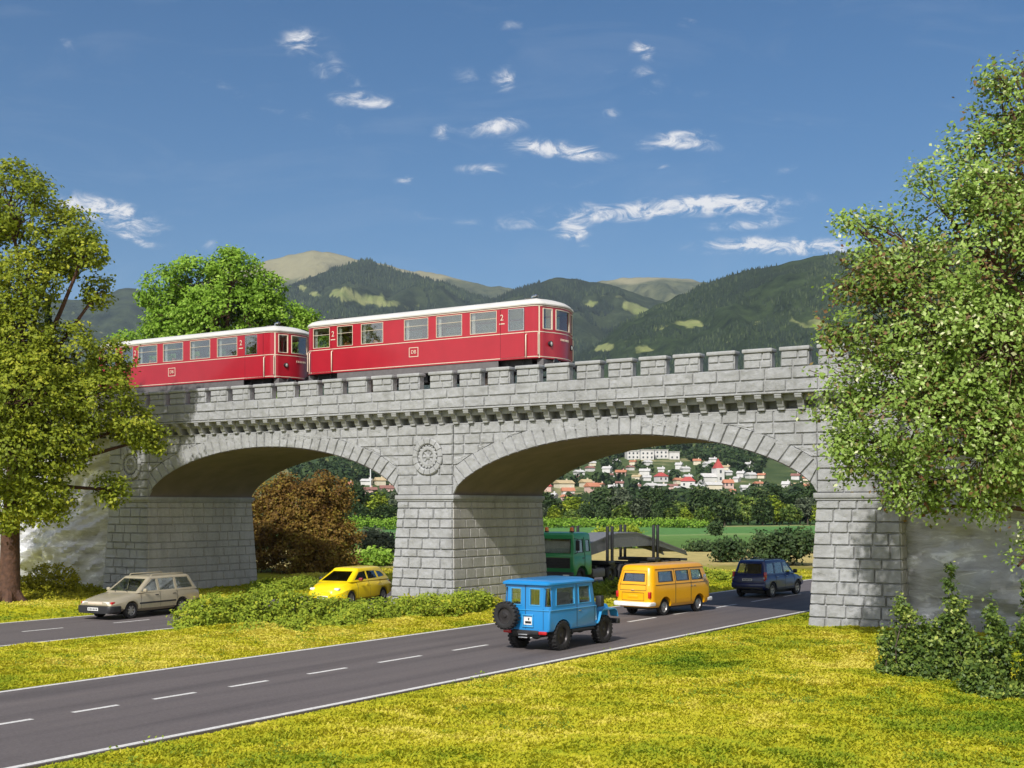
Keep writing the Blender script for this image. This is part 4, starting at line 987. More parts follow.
# ---------------------------------------------------------------- green lorry with a humped steel section on its trailer
def lorry(label):
    t = empty('timber_lorry', label=label, cat='lorry')
    # cab
    lv = [(.62, .03, .02), (.70, 0, 0), (1.55, 0, 0), (1.58, .015, .02)]
    m = MB(); m.loft([[(x, y, z) for x, y in rrect(-1.0+e*.3, .95-e, 1.18-d, .12)] for z, d, e in lv])
    me = carve(m.mesh('body'), [(.05, .50)], .60, 1.18, .5); me.name = 'cab_base'; link('cab_base', me, M['truckgreen'], t)
    Cabin.paint = M['truckgreen']; c = Cabin(1.575, 2.72, -1.0, .94, -.95, .72, 1.165, 1.06, r=.12, top=.12)
    front = [[(-1.0, 1.72), (1.0, 1.72), (.94, 2.42), (-.94, 2.42)]]; side = [[(-.12, 1.74), (.62, 1.74), (.55, 2.38), (-.12, 2.40)], [(-.78, 1.78), (-.36, 1.78), (-.36, 2.36), (-.78, 2.36)]]
    link('cab', c.shell(side, front), M['truckgreen'], t); c.panes(t, side, front, m=M['glass_clear'], frame=M['seam'])
    pbox('windscreen_backing', M['white'], t, .60, .66, -.98, .98, 1.72, 2.32, .02)  # white sheet added behind the glass to whiten the windscreen
    for sy in (-1, 1): pbox('side_blind', M['curtain'], t, -.7, .45, sy*.93-.01, sy*.93+.01, 1.74, 2.30, .008)
    g = MB()
    for i in range(6): g.bbox(.94, .985, -.98, .98, 1.02+i*.075, 1.07+i*.075, .012)
    g.box(.93, .955, -1.0, 1.0, .98, 1.50); g.build('grille', M['bumper'], t, 40)
    pbox('front_bumper', M['bumper'], t, .90, 1.10, -1.20, 1.20, .38, .80, .04); pbox('bumper_rail', M['skirt'], t, 1.10, 1.115, -1.05, 1.05, .60, .64, .005)
    for sy in (-1, 1):
        pbox('headlight', M['lamp'], t, 1.08, 1.12, sy*.86-.18, sy*.86+.18, .50, .68, .02)
        b = MB(); b.lathe([(.11, 2.70), (.11, 2.80)], 14, 'z', (.30, .72*sy, 0), cap=True); bo = b.build('beacon_base', M['bumper'], t, 40)
        b = MB(); b.lathe([(.10, 2.80), (.10, 2.93), (.07, 2.99), (.001, 3.0)], 14, 'z', (.30, .72*sy, 0)); b.build('beacon', M['orangelamp'], bo, 40)
        q = MB(); q.tube([(.72, 1.10*sy, 2.45), (.80, 1.34*sy, 2.42), (.80, 1.34*sy, 1.75), (.78, 1.16*sy, 1.7)], .02, 6); q.bbox(.76, .84, 1.34*sy-.11, 1.34*sy+.11, 1.85, 2.36, .03); q.build('mirror', M['bumper'], t, 40)
        pbox('door_step', M['bumper'], t, .55, .88, sy*1.12-.08, sy*1.12+.08, .45, .62, .02)
        strip('door_seam', M['seam'], t, [(-.22, 1.185*sy, .75), (-.22, 1.185*sy, 1.56), (-.22, 1.10*sy, 2.5)], .012)
        pbox('door_handle', M['bumper'], t, -.16, .02, sy*1.185-.02, sy*1.185+.02, 1.45, 1.49, .008)
    # chassis, wheels
    ch = MB()
    for sy in (-1, 1): ch.box(-12.6, .9, sy*.40-.06, sy*.40+.06, .70, .95)
    for x in (-1.5, -3.2, -5.2, -7.4, -9.4, -11.2, -12.5): ch.box(x-.07, x+.07, -1.1, 1.1, .88, 1.02)
    ch.build('chassis', M['bumper'], t)
    for x in (.05, -3.2, -4.5, -10.1, -11.4):
        for sy in (-1, 1): wheel(t, x, .96*sy, .50, .32, M['darkrim'], sy, solid=True)
        q = MB(); q.tube([(x, -.8, .5), (x, .8, .5)], .08, 8); q.build('axle', M['bumper'], t)
    for sy in (-1, 1): pbox('fuel_tank', M['skirt'], t, -2.5, -1.2, sy*.85-.28, sy*.85+.28, .42, .88, .1)
    for x in (-3.15, -8.55):
        bl = MB(); bl.bbox(x-.35, x+.35, -1.15, 1.15, 1.02, 1.20, .03); bo = bl.build('bolster', M['bumper'], t, 40)
        for sy in (-1, 1):
            for dx in (-.26, .26):
                s_ = MB(); s_.bbox(x+dx-.075, x+dx+.075, sy*1.02-.06, sy*1.02+.06, 1.15, 3.0, .015); s_.build('stanchion', M['bumper'], bo, 40)
    fr = MB(); fr.bbox(-1.42, -1.34, -1.1, 1.1, 1.0, 2.75, .02)
    return t
def girder(label):
    t = empty('steel_section', label=label, cat='steel load')
    prof_o = [(-.95, 1.02), (-1.05, 2.08), (-3.6, 2.55), (-4.5, 2.62), (-6.6, 2.62), (-7.6, 2.45), (-9.4, 2.12), (-13.0, 1.42), (-13.3, 1.15)]
    prof_i = [(-13.0, 1.22), (-9.4, 1.80), (-8.9, 1.86), (-4.0, 1.86), (-1.6, 1.55), (-1.45, 1.02)]
    for sy in (-1, 1):
        m = MB(); m.prism(prof_o+prof_i, min(sy*.80, sy*.70), max(sy*.80, sy*.70), 'y'); m.build('side_plate', M['steelgrey'], t)
    m = MB(); po = prof_o[1:-1]
    m.loft([[(x, -.83, z-.06), (x, .83, z-.06), (x, .83, z+.015), (x, -.83, z+.015)] for x, z in po]); m.build('top_plate', M['steelgrey'], t)
    return t

def place(o, u, v, heading, s=1.0):
    """heading: turn (deg, counter-clockwise) from the +v direction"""
    o.location = B(u, v, ROAD_Z); o.scale = (s, s, s); o.rotation_euler = (0, 0, ROT_V+R(heading))
ROAD_Z = 0.012
place(jeep('blue boxy off road vehicle with a spare wheel on its back door'), 10.02, -8.85, -3)
place(bus('yellow minibus with a white rear bumper driving behind the blue off road vehicle'), 7.75, 2.9, -8, .965)
place(suv('dark navy five door car farthest along the main road under the arch'), 7.75, 13.9, -6, .96)
place(estate('beige estate car with black bumpers and roof rails before the left pier'), -8.15, -8.5, 180+5)
place(hatch('yellow hatchback with dark windscreen half hidden by the middle pier'), -5.12, -.1, 180+9)
place(lorry('green cab lorry with orange beacons and upright stanchions parked beyond the middle pier'), -3.1, 13.9, 180)
place(girder('humped grey steel section carried between the stanchions of the green lorry'), -3.1, 13.9, 180)
# ================================================================ terrain, roads, grass
def uv_of(x, y):
    X, Y = x-OX, y-OY; return X*CT-Y*ST, X*ST+Y*CT
def r1c(v): return 8.05+0.018*(v+20)            # main road centre line in u
R1H = 3.72
def r2c(v):
    b = np.clip(v-22, 0, None); return -6.45+0.02*(v+12)-0.055*b*b
R2H = 3.25
def smooth(a, b, x): t = np.clip((x-a)/(b-a), 0, 1); return t*t*(3-2*t)
def road_dist(x, y):
    """distance outside the nearest road edge (negative on it)"""
    u, v = uv_of(x, y)
    d1 = np.abs(u-r1c(v))-R1H-.10
    k = np.sqrt(1+(0.11*np.clip(v-22, 0, None))**2)
    d2 = np.where(v < 48, np.abs(u-r2c(v))/k-R2H-.10, 9)
    return np.minimum(d1, d2)
def terrain(x, y):
    x = np.asarray(x, float); y = np.asarray(y, float)
    d = road_dist(x, y); near = smooth(110, 70, y)
    P = np.stack([x*.35, y*.35, x*0+3], -1); P2 = np.stack([x*1.6, y*1.6, x*0+8], -1)
    bump = (fbm(P, 3, 5)-.42)*.50+(fbm(P2, 3, 9)-.5)*.20
    z = np.where(d < 0.0, -.05, -.03+np.clip(bump, -.02, .5)*smooth(0, 1.6, d)+.05*smooth(0, .25, d))
    z = z*near+(1-near)*((fbm(np.stack([x*.05, y*.05, x*0], -1), 3, 2)-.5)*.8*smooth(90, 200, y)-.03)
    k = np.clip((y-430)/570, 0, 1.42)
    hill = 45*k**1.6*(1+.25*(fbm(np.stack([x*.004, y*.004, x*0], -1), 3, 77)-.5))+smooth(430, 520, y)*(fbm(np.stack([x*.02, y*.02, x*0], -1), 3, 78)-.5)*5
    hill = hill*(1-.5*smooth(1250, 2200, y))
    return z+hill
def axis(parts):
    out = []
    for a, b, s in parts: out += list(np.arange(a, b-1e-6, s))
    return np.array(out+[parts[-1][1]])
gx = axis([(-9000, -2000, 1000), (-2000, -600, 140), (-600, -180, 30), (-180, -45, 8), (-45, 36, .42), (36, 100, 4), (100, 400, 14), (400, 1000, 60), (1000, 2000, 200), (2000, 9000, 1000)])
gy = axis([(-120, 10, 10), (10, 18, 1), (18, 66, .42), (66, 110, 2), (110, 400, 8), (400, 1300, 15), (1300, 2200, 80), (2200, 9000, 800)])
GX, GY = np.meshgrid(gx, gy); GZ = terrain(GX, GY)
n = len(gx); idx = np.arange(len(gx)*len(gy)).reshape(len(gy), len(gx))
F = np.stack([idx[:-1, :-1], idx[:-1, 1:], idx[1:, 1:], idx[1:, :-1]], -1).reshape(-1, 4)
gme = np_mesh('ground', np.stack([GX, GY, GZ], -1).reshape(-1, 3), F); gme.shade_smooth()

def ground_mat():
    m, nt, out = newmat('ground_cover'); L = nt.links.new
    p = N(nt, 'ShaderNodeBsdfPrincipled'); p.inputs['Roughness'].default_value = .9; p.inputs['Specular IOR Level'].default_value = .1
    tc = N(nt, 'ShaderNodeTexCoord'); sx = N(nt, 'ShaderNodeSeparateXYZ'); L(tc.outputs['Object'], sx.inputs[0])
    def noise(sc, det=6, ro=.6):
        q = N(nt, 'ShaderNodeTexNoise'); q.inputs['Scale'].default_value = sc; q.inputs['Detail'].default_value = det; q.inputs['Roughness'].default_value = ro
        L(tc.outputs['Object'], q.inputs['Vector']); return q
    a = noise(.35); b = noise(5); fine = noise(22, 4)
    g1 = ramp(nt, [(.30, (.25, .30, .016)), (.45, (.40, .40, .018)), (.58, (.50, .46, .022)), (.75, (.58, .50, .028))])
    g2 = ramp(nt, [(.32, (.45, .55, .4)), (.6, (1.1, 1.05, 1))])
    mx = N(nt, 'ShaderNodeMix', data_type='FLOAT'); mx.inputs[0].default_value = .45; L(a.outputs['Fac'], mx.inputs[2]); L(b.outputs['Fac'], mx.inputs[3])
    L(mx.outputs[0], g1.inputs[0]); L(fine.outputs['Fac'], g2.inputs[0])
    near = N(nt, 'ShaderNodeMix', data_type='RGBA', blend_type='MULTIPLY'); near.inputs[0].default_value = .7; L(g1.outputs[0], near.inputs[6]); L(g2.outputs[0], near.inputs[7])
    # farmland: strips that follow the distance from the road, edges broken by noise
    w = noise(.045, 4); wm = N(nt, 'ShaderNodeMath', operation='MULTIPLY_ADD'); wm.inputs[1].default_value = 26; L(w.outputs['Fac'], wm.inputs[0]); L(sx.outputs['Y'], wm.inputs[2])
    nr = N(nt, 'ShaderNodeMapRange'); nr.inputs['From Min'].default_value = 13; nr.inputs['From Max'].default_value = 313; L(wm.outputs[0], nr.inputs['Value'])
    def P(y): return y/300.0
    f = ramp(nt, [(P(76), (.16, .15, .03)), (P(86), (.47, .38, .15)), (P(118), (.50, .41, .17)), (P(123), (.11, .19, .045)), (P(170), (.14, .26, .07)), (P(182), (.24, .33, .12)), (P(186), (.11, .24, .07)), (P(250), (.12, .26, .075)), (P(258), (.34, .32, .14)), (P(264), (.06, .11, .03))])
    L(nr.outputs[0], f.inputs[0])
    fn = noise(.9, 6); f2 = ramp(nt, [(.3, (.55, .6, .5)), (.65, (1.15, 1.1, 1.05))]); L(fn.outputs['Fac'], f2.inputs[0])
    far = N(nt, 'ShaderNodeMix', data_type='RGBA', blend_type='MULTIPLY'); far.inputs[0].default_value = .75; L(f.outputs[0], far.inputs[6]); L(f2.outputs[0], far.inputs[7])
    # hillside above the town: scrub, with a few dry clearings
    hn = noise(.012, 5); h = ramp(nt, [(.40, (.045, .075, .025)), (.56, (.09, .12, .04)), (.62, (.30, .27, .13))]); L(hn.outputs['Fac'], h.inputs[0])
    def sel(lo, hi):
        r = N(nt, 'ShaderNodeMapRange'); r.inputs['From Min'].default_value = lo; r.inputs['From Max'].default_value = hi; L(sx.outputs['Y'], r.inputs['Value']); return r
    m1 = N(nt, 'ShaderNodeMix', data_type='RGBA'); s1 = sel(66, 84); L(s1.outputs[0], m1.inputs[0]); L(near.outputs[2], m1.inputs[6]); L(far.outputs[2], m1.inputs[7])
    m2 = N(nt, 'ShaderNodeMix', data_type='RGBA'); s2 = sel(330, 420); L(s2.outputs[0], m2.inputs[0]); L(m1.outputs[2], m2.inputs[6]); L(h.outputs[0], m2.inputs[7])
    L(m2.outputs[2], p.inputs['Base Color'])
    bp = N(nt, 'ShaderNodeBump'); bp.inputs['Strength'].default_value = .9; bp.inputs['Distance'].default_value = .06; L(b.outputs['Fac'], bp.inputs['Height']); L(bp.outputs[0], p.inputs['Normal'])
    L(p.outputs[0], out.inputs[0]); return m
M['ground'] = ground_mat()
g = link('ground', gme, M['ground']); tag(g, kind='structure')

def asphalt_mat():
    m, nt, out = newmat('asphalt'); L = nt.links.new
    p = N(nt, 'ShaderNodeBsdfPrincipled'); p.inputs['Roughness'].default_value = .72; p.inputs['Specular IOR Level'].default_value = .35
    tc = N(nt, 'ShaderNodeTexCoord')
    a = N(nt, 'ShaderNodeTexNoise'); a.inputs['Scale'].default_value = 16; a.inputs['Detail'].default_value = 8; a.inputs['Roughness'].default_value = .75; L(tc.outputs['Object'], a.inputs['Vector'])
    mp = N(nt, 'ShaderNodeMapping'); mp.inputs['Scale'].default_value = (1.0, .05, 1); m0 = N(nt, 'ShaderNodeMapping'); m0.inputs['Rotation'].default_value = (0, 0, TH); L(tc.outputs['Object'], m0.inputs[0]); L(m0.outputs[0], mp.inputs[0])
    b = N(nt, 'ShaderNodeTexNoise'); b.inputs['Scale'].default_value = 1.5; b.inputs['Detail'].default_value = 5; L(mp.outputs[0], b.inputs['Vector'])
    r = ramp(nt, [(.3, (.098, .083, .080)), (.55, (.134, .115, .111)), (.75, (.182, .160, .153))]); L(a.outputs['Fac'], r.inputs[0])
    r2 = ramp(nt, [(.28, (.72, .72, .73)), (.5, (1, 1, 1)), (.72, (1.16, 1.15, 1.13))]); L(b.outputs['Fac'], r2.inputs[0])
    x = N(nt, 'ShaderNodeMix', data_type='RGBA', blend_type='MULTIPLY'); x.inputs[0].default_value = 1; L(r.outputs[0], x.inputs[6]); L(r2.outputs[0], x.inputs[7]); L(x.outputs[2], p.inputs['Base Color'])
    bp = N(nt, 'ShaderNodeBump'); bp.inputs['Strength'].default_value = .4; bp.inputs['Distance'].default_value = .02; L(a.outputs['Fac'], bp.inputs['Height']); L(bp.outputs[0], p.inputs['Normal'])
    L(p.outputs[0], out.inputs[0]); return m
M['asphalt'] = asphalt_mat()
def paint_mat():
    m, nt, out = newmat('road_paint'); L = nt.links.new
    p = N(nt, 'ShaderNodeBsdfPrincipled'); p.inputs['Roughness'].default_value = .6
    tc = N(nt, 'ShaderNodeTexCoord'); a = N(nt, 'ShaderNodeTexNoise'); a.inputs['Scale'].default_value = 20; a.inputs['Detail'].default_value = 7; L(tc.outputs['Object'], a.inputs['Vector'])
    r = ramp(nt, [(.25, (.34, .32, .30)), (.45, (.66, .64, .60)), (.7, (.78, .76, .72))]); L(a.outputs['Fac'], r.inputs[0]); L(r.outputs[0], p.inputs['Base Color']); L(p.outputs[0], out.inputs[0]); return m
M['roadpaint'] = paint_mat()
def ribbon(name, cfun, off0, off1, vs, z, m, thick=.0, wob=0.0, parent=None):
    rows = []
    for v in vs:
        c = float(cfun(np.array(v))); c2 = float(cfun(np.array(v+.05))); d = Vector((c2-c, .05)).normalized(); nx = Vector((d.y, -d.x))
        w0 = off0+(random.uniform(-wob, wob)); w1 = off1+(random.uniform(-wob, wob))
        a = B(c+nx.x*w0, v+nx.y*w0, z); b = B(c+nx.x*w1, v+nx.y*w1, z)
        if thick: rows.append([a-Vector((0,0,thick)), a, b, b-Vector((0,0,thick))])
        else: rows.append([a, b])
    mb = MB(); mb.loft(rows, False, closed=False); return mb.build(name, m, parent, fix=not thick)
V1 = np.arange(-52, 130, 2.0); V2 = np.arange(-60, 47.5, 1.0)
o = ribbon('road', r1c, -R1H, R1H, V1, .012, M['asphalt'], .12); tag(o, kind='structure')
o = ribbon('road', r2c, -R2H, R2H, V2, .012, M['asphalt'], .12); tag(o, kind='structure')
lines = []
def mark(cf, a0, a1, vs, wob=.006): o = ribbon('road_marking', cf, a0, a1, vs, .016, M['roadpaint'], 0, wob); tag(o, kind='structure')
v1f = np.arange(-52, 130, .8)
mark(r1c, -R1H+.06, -R1H+.22, v1f); mark(r1c, R1H-.22, R1H-.06, v1f)
v2f = np.arange(-60, 47, .8)
mark(r2c, -R2H+.06, -R2H+.20, v2f); mark(r2c, R2H-.20, R2H-.06, v2f)
dash1 = [(-28.4, -27.4), (-26.4, -25.15), (-24.25, -23.15), (-22.25, -21.1), (-20.1, -18.9), (-17.55, -16.15), (-14.9, -13.1), (-11.65, -9.95), (-8.4, -6.4), (-4.9, -2.9), (-1.3, .8), (2.3, 4.4), (6.0, 8.1), (9.7, 11.8), (13.4, 15.4), (17.2, 19.2)]
v = 21
while v < 120: dash1.append((v, v+2)); v += 3.8
v = -30.3
while v > -50: dash1.append((v, v+1)); v -= 2
for a, b in dash1: mark(r1c, -.07, .07, np.linspace(a, b, 4))
v = -58.0
while v < 40:
    mark(r2c, -.065, .065, np.linspace(v, v+1.55, 4)); v += 3.6

# --- turf: one mass of short tufts over the near ground
M['turf'] = leafmat('turf_blades', [(0.0, (.16, .26, .014)), (.28, (.33, .395, .022)), (.52, (.49, .49, .028)), (.8, (.61, .56, .035)), (1.0, (.78, .69, .12))], .42, .9)
def turf(n, xr, yr, hscale=1.0, pmax=1170):
    x = RNG.uniform(*xr, n); y = RNG.uniform(*yr, n)
    # more of them close to the camera
    px = 512+F_PX*x/np.maximum(y, 1); ok = (px > -140) & (px < pmax)
    d = road_dist(x, y)
    edge = .02+.30*(fbm(np.stack([x*1.1, y*1.1, x*0], -1), 3, 4)-.38)
    ok &= d > np.minimum(edge, .10)-.10
    u, v = uv_of(x, y)
    for pu in (0, SPAN, -SPAN): ok &= ~((u > pu-PW-.25) & (u < pu+.25) & (v > -.25) & (v < DEEP+.25))
    ok &= ~((u > SPAN+.3) & (v > .8)) & ~((u < -SPAN-PW-.3) & (v > .8))
    x, y = x[ok], y[ok]; d = d[ok]; n = len(x); z = terrain(x, y)
    clump = fbm(np.stack([x*.55, y*.55, x*0+40], -1), 4, 60)
    h = (.022+.065*np.clip(clump-.38, 0, 1)+.022*RNG.random(n))*hscale*(1+.010*(y-25).clip(0, 40))*np.clip(.35+d*1.2, .35, 1)
    V = []; Fc = []; col = []
    k = 3
    for j in range(k):
        a = RNG.uniform(0, 2*PI, n); lean = RNG.uniform(.7, 2.0, n)*h; w = (.014+.020*RNG.random(n))*(1+.018*(y-25).clip(0, 40))
        bx = x+RNG.normal(0, .03, n); by = y+RNG.normal(0, .03, n)
        dx, dy = np.cos(a), np.sin(a)
        p0 = np.stack([bx-dy*w, by+dx*w, z-.01], -1); p1 = np.stack([bx+dy*w, by-dx*w, z-.01], -1)
        p2 = np.stack([bx+dx*lean+dy*w*.5, by+dy*lean-dx*w*.5, z+h*RNG.uniform(.6, 1.2, n)], -1); p3 = p2+np.stack([-dy*w, dx*w, RNG.normal(0, .01, n)], -1)
        b0 = sum(len(q) for q in V); V.append(np.stack([p0, p1, p2, p3], 1).reshape(-1, 3)); Fc.append((np.arange(n)*4)[:, None]+np.array([0, 1, 2, 3])+b0)
        g = fbm(np.stack([x*.22, y*.22, x*0+9], -1), 4, 31); g2 = fbm(np.stack([x*1.9, y*1.9, x*0+2], -1), 3, 33)
        col.append(np.clip(.5+(g-.46)*1.9+(g2-.5)*.9+RNG.normal(0, .10, n), 0, 1))
    return np_mesh('turf', np.concatenate(V), np.concatenate(Fc), np.concatenate(col))
o = link('turf', turf(300000, (-14, 16), (17, 48)), M['turf']); tag(o, kind='stuff')
def weeds(n):
    x = RNG.uniform(-26, 20, n); y = RNG.uniform(18, 60, n); m = fbm(np.stack([x*.35, y*.35, x*0+70], -1), 3, 12) > .55
    d = road_dist(x, y); u, v = uv_of(x, y); m &= (d > .15) & ~((v > -.4) & ((u > SPAN-PW-.4) | (u < -SPAN+.4) | ((u > -PW-.4) & (u < .4)))); x, y = x[m], y[m]; n = len(x); z = terrain(x, y); k = 14
    s = RNG.uniform(.05, .13, n)
    C = np.stack([x, y, z+s*.5], -1)[:, None]+RNG.normal(size=(n, k, 3))*s[:, None, None]*np.array([.8, .8, .45]); Nn = RNG.normal(size=(n, k, 3))*.5+np.array([0, -.3, .8]); Nn /= np.linalg.norm(Nn, axis=2)[..., None]
    V, F = leaves(C.reshape(-1, 3), Nn.reshape(-1, 3), np.repeat(s*.28, k), RNG); return np_mesh('weeds', V, F, np.clip(np.repeat(RNG.uniform(-.1, .55, n), k)+RNG.normal(0, .12, n*k), 0, 1))
WEEDS = weeds
o = link('turf', turf(110000, (-32, 34), (24, 78), 1.15, 1700), M['turf']); tag(o, kind='stuff')
# ================================================================ trees and shrubs
M['bark'] = mat('bark', (0.085, 0.040, 0.024), .85, var=.4, scale=5, bump=.8, bscale=9)
M['bark_grey'] = mat('bark_grey', (0.10, 0.075, 0.055), .85, var=.35, scale=5, bump=.7, bscale=9)
M['leaf_olive'] = leafmat('leaf_olive', [(0, (.085, .12, .008)), (.35, (.18, .23, .014)), (.7, (.29, .335, .022)), (1, (.46, .46, .045))], .3)
M['leaf_right'] = leafmat('leaf_spring', [(0, (.20, .09, .045)), (.17, (.24, .17, .06)), (.32, (.16, .25, .04)), (.62, (.27, .40, .07)), (.85, (.42, .54, .16)), (1, (.75, .76, .46))], .3, .5)
M['leaf_bright'] = leafmat('leaf_bright', [(0, (.09, .165, .016)), (.5, (.21, .37, .028)), (1, (.37, .52, .08))], .3)
M['leaf_brown'] = leafmat('leaf_brown', [(0, (.095, .045, .012)), (.5, (.20, .115, .020)), (.8, (.27, .19, .028)), (1, (.31, .27, .04))], .25)
M['leaf_dark'] = leafmat('leaf_dark', [(0, (.03, .06, .012)), (.5, (.10, .16, .028)), (.85, (.25, .32, .055)), (1, (.42, .46, .10))], .2, .45)
M['leaf_moss'] = leafmat('leaf_moss', [(0, (.12, .17, .012)), (.4, (.23, .31, .025)), (.75, (.34, .40, .035)), (1, (.50, .48, .04))], .25, .8)
M['leaf_yellow'] = leafmat('leaf_yellow_moss', [(0, (.17, .18, .010)), (.5, (.32, .31, .015)), (1, (.50, .43, .03))], .25, .8)
M['leaf_field'] = leafmat('leaf_field', [(0, (.020, .040, .012)), (.5, (.045, .080, .022)), (.85, (.085, .125, .035)), (1, (.16, .19, .06))], .2)
M['leaf_grey'] = leafmat('leaf_greygreen', [(0, (.04, .055, .03)), (.5, (.085, .11, .06)), (1, (.17, .19, .11))], .2)
M['leaf_conifer'] = leafmat('leaf_conifer', [(0, (.010, .022, .012)), (.6, (.022, .045, .022)), (1, (.05, .08, .035))], .1)

def leaves(C, Nn, size, rng):
    n = len(C); r = rng.normal(size=(n, 3)); t = np.cross(Nn, r); t /= np.linalg.norm(t, axis=1)[:, None]+1e-9; b = np.cross(Nn, t)
    a = (size*rng.uniform(.7, 1.3, n))[:, None]; w = a*rng.uniform(.45, .75, n)[:, None]
    bend = Nn*(a*rng.uniform(-.25, .25, n)[:, None])
    V = np.stack([C-t*a, C-b*w+bend, C+t*a, C+b*w+bend], 1).reshape(-1, 3)
    return V, (np.arange(n)*4)[:, None]+np.arange(4)
def crown_pts(lobes, per, cr, k, rng, gap=.44, gscale=.55, flat=.7, inner=.5, seed=3, spray=0.0):
    """leaf centres/normals/colours: clumps on and in a set of lobes [(cx,cy,cz,rx,ry,rz)]"""
    CC = []; LN = []; RR = []; tips = []
    for li, (cx, cy, cz, rx, ry, rz) in enumerate(lobes):
        area = 4*PI*((rx*ry)**1.6/3+(rx*rz)**1.6/3+(ry*rz)**1.6/3)**(1/1.6); n = int(area*per)+4
        d = rng.normal(size=(n, 3)); d /= np.linalg.norm(d, axis=1)[:, None]
        rad = np.where(rng.random(n) < .72, rng.uniform(.82, 1.06, n), rng.uniform(inner, .85, n))
        if spray: q = rng.random(n) < spray; rad = np.where(q, rng.uniform(1.05, 1.38, n), rad)
        c = np.array([cx, cy, cz])+d*rad[:, None]*np.array([rx, ry, rz])
        wob = fbm(c*.9+li*3.1, 3, seed+5)-.5; c = c+d*wob[:, None]*np.array([rx, ry, rz])*.55
        ok = fbm(c*gscale+11.7, 3, seed) > gap-.10*rng.random(n); c = c[ok]; d = d[ok]; n = len(c)
        if not n: continue
        tips.append(np.concatenate([c, np.full((n, 1), li)], 1))
        kk = k
        o = rng.normal(size=(n, kk, 3))*cr*np.array([1, 1, flat]); p = c[:, None]+o
        nn = d[:, None]*.55+rng.normal(size=(n, kk, 3))*.5+np.array([-.05, -.35, .55]); nn /= np.linalg.norm(nn, axis=2)[..., None]
        base = rng.normal(0, .12, n)+(fbm(c*.5, 2, seed+9)-.5)*.5
        r = np.clip(.5+base[:, None]+rng.normal(0, .17, (n, kk)), 0, 1)
        CC.append(p.reshape(-1, 3)); LN.append(nn.reshape(-1, 3)); RR.append(r.ravel())
    return np.concatenate(CC), np.concatenate(LN), np.concatenate(RR), np.concatenate(tips)
def twig_mesh(mb, a, b, r0, r1, n=4):
    a, b = Vector(a), Vector(b); m = (a+b)/2+Vector((random.uniform(-.12, .12), random.uniform(-.12, .12), random.uniform(-.05, .15)))*(b-a).length
    mb.tube([a, m, b], [r0, (r0+r1)/2, r1], n, cap=False)
def tree(name, label, cat, base, lobes, leafm, barkm, trunk_r, fork, per, cr, k, lsize, seed=1, group=None, gap=.44, gscale=.55, twigs=6, inner=.5, flat=.7, trunk_path=None, limb_r=.45, spray=0.0):
    rng = np.random.default_rng(seed); t = empty(name, base, 0, label, cat, group); base = Vector(base)
    lob = [(x-base.x, y-base.y, z-base.z, a, b, c) for x, y, z, a, b, c in lobes]
    C, Nn, Rr, tips = crown_pts(lob, per, cr, k, rng, gap, gscale, flat, inner, seed, spray)
    V, F = leaves(C, Nn, lsize, rng); me = np_mesh('crown', V, F, Rr); link('crown', me, leafm, t)
    mb = MB()
    fk = Vector(fork)-base
    path = [Vector((0, 0, -.2)), Vector((0, 0, .15)), Vector((fk.x*.12, fk.y*.1, fk.z*.35)), Vector((fk.x*.5, fk.y*.5, fk.z*.7)), fk]
    mb.tube(path, [trunk_r*1.75, trunk_r*1.25, trunk_r, trunk_r*.85, trunk_r*.6], 12)
    for j in range(6):   # root flare
        a = 2*PI*j/6+seed; mb.tube([(math.cos(a)*trunk_r*.75, math.sin(a)*trunk_r*.75, trunk_r*1.9), (math.cos(a)*trunk_r*1.5, math.sin(a)*trunk_r*1.5, trunk_r*.55), (math.cos(a)*trunk_r*2.9, math.sin(a)*trunk_r*2.9, -.12)], [trunk_r*.4, trunk_r*.5, trunk_r*.2], 7)
    for li, L_ in enumerate(lob):
        c = Vector(L_[:3]); s = fk*min(1, max(.55, c.z/fk.z*.8)) if c.z < fk.z*1.15 else fk
        mid = (s+c)/2+Vector((random.uniform(-.3, .3), random.uniform(-.3, .3), random.uniform(-.2, .5)))
        lr = trunk_r*limb_r; mb.tube([s, mid, c], [lr, lr*.65, lr*.35], 7)
        tl = tips[tips[:, 3] == li][:, :3]
        for q in tl[::twigs]:
            o = c.lerp(mid, random.uniform(0, .5)); twig_mesh(mb, o, q, lr*.22, .012)
    me = mb.mesh('trunk', fix=False); shade(me, 50); link('trunk', me, barkm, t); return t
def shrub(name, label, base, lobes, leafm, per, cr, k, lsize, seed, group=None, gap=.40, gscale=.9, stems=6, cat='shrub', flat=.8, inner=.3, barkm=None):
    rng = np.random.default_rng(seed); t = empty(name, base, 0, label, cat, group); base = Vector(base)
    lob = [(x-base.x, y-base.y, z-base.z, a, b, c) for x, y, z, a, b, c in lobes]
    C, Nn, Rr, tips = crown_pts(lob, per, cr, k, rng, gap, gscale, flat, inner, seed)
    ok = C[:, 2] > -.05; C, Nn, Rr = C[ok], Nn[ok], Rr[ok]
    V, F = leaves(C, Nn, lsize, rng); link('foliage', np_mesh('foliage', V, F, Rr), leafm, t)
    if stems:
        mb = MB()
        for q in tips[::max(1, len(tips)//(stems*6))]:
            L_ = lob[int(q[3])]; o = Vector((L_[0]*.8+random.uniform(-.15, .15), L_[1]*.8, -.05)); twig_mesh(mb, o, q[:3], .022, .008)
        link('stems', mb.mesh('stems', fix=False), barkm or M['bark_grey'], t)
    return t
def lobe_px(px, py, Y, rpx, dy=0.0, ry=None, rz=None):
    p = at(px, py, Y+dy); r = rpx/F_PX*(Y+dy); return (p.x, p.y, p.z, r, r if ry is None else ry, r if rz is None else rz/F_PX*(Y+dy))

o = link('weeds', WEEDS(9000), M['leaf_moss']); tag(o, kind='stuff')
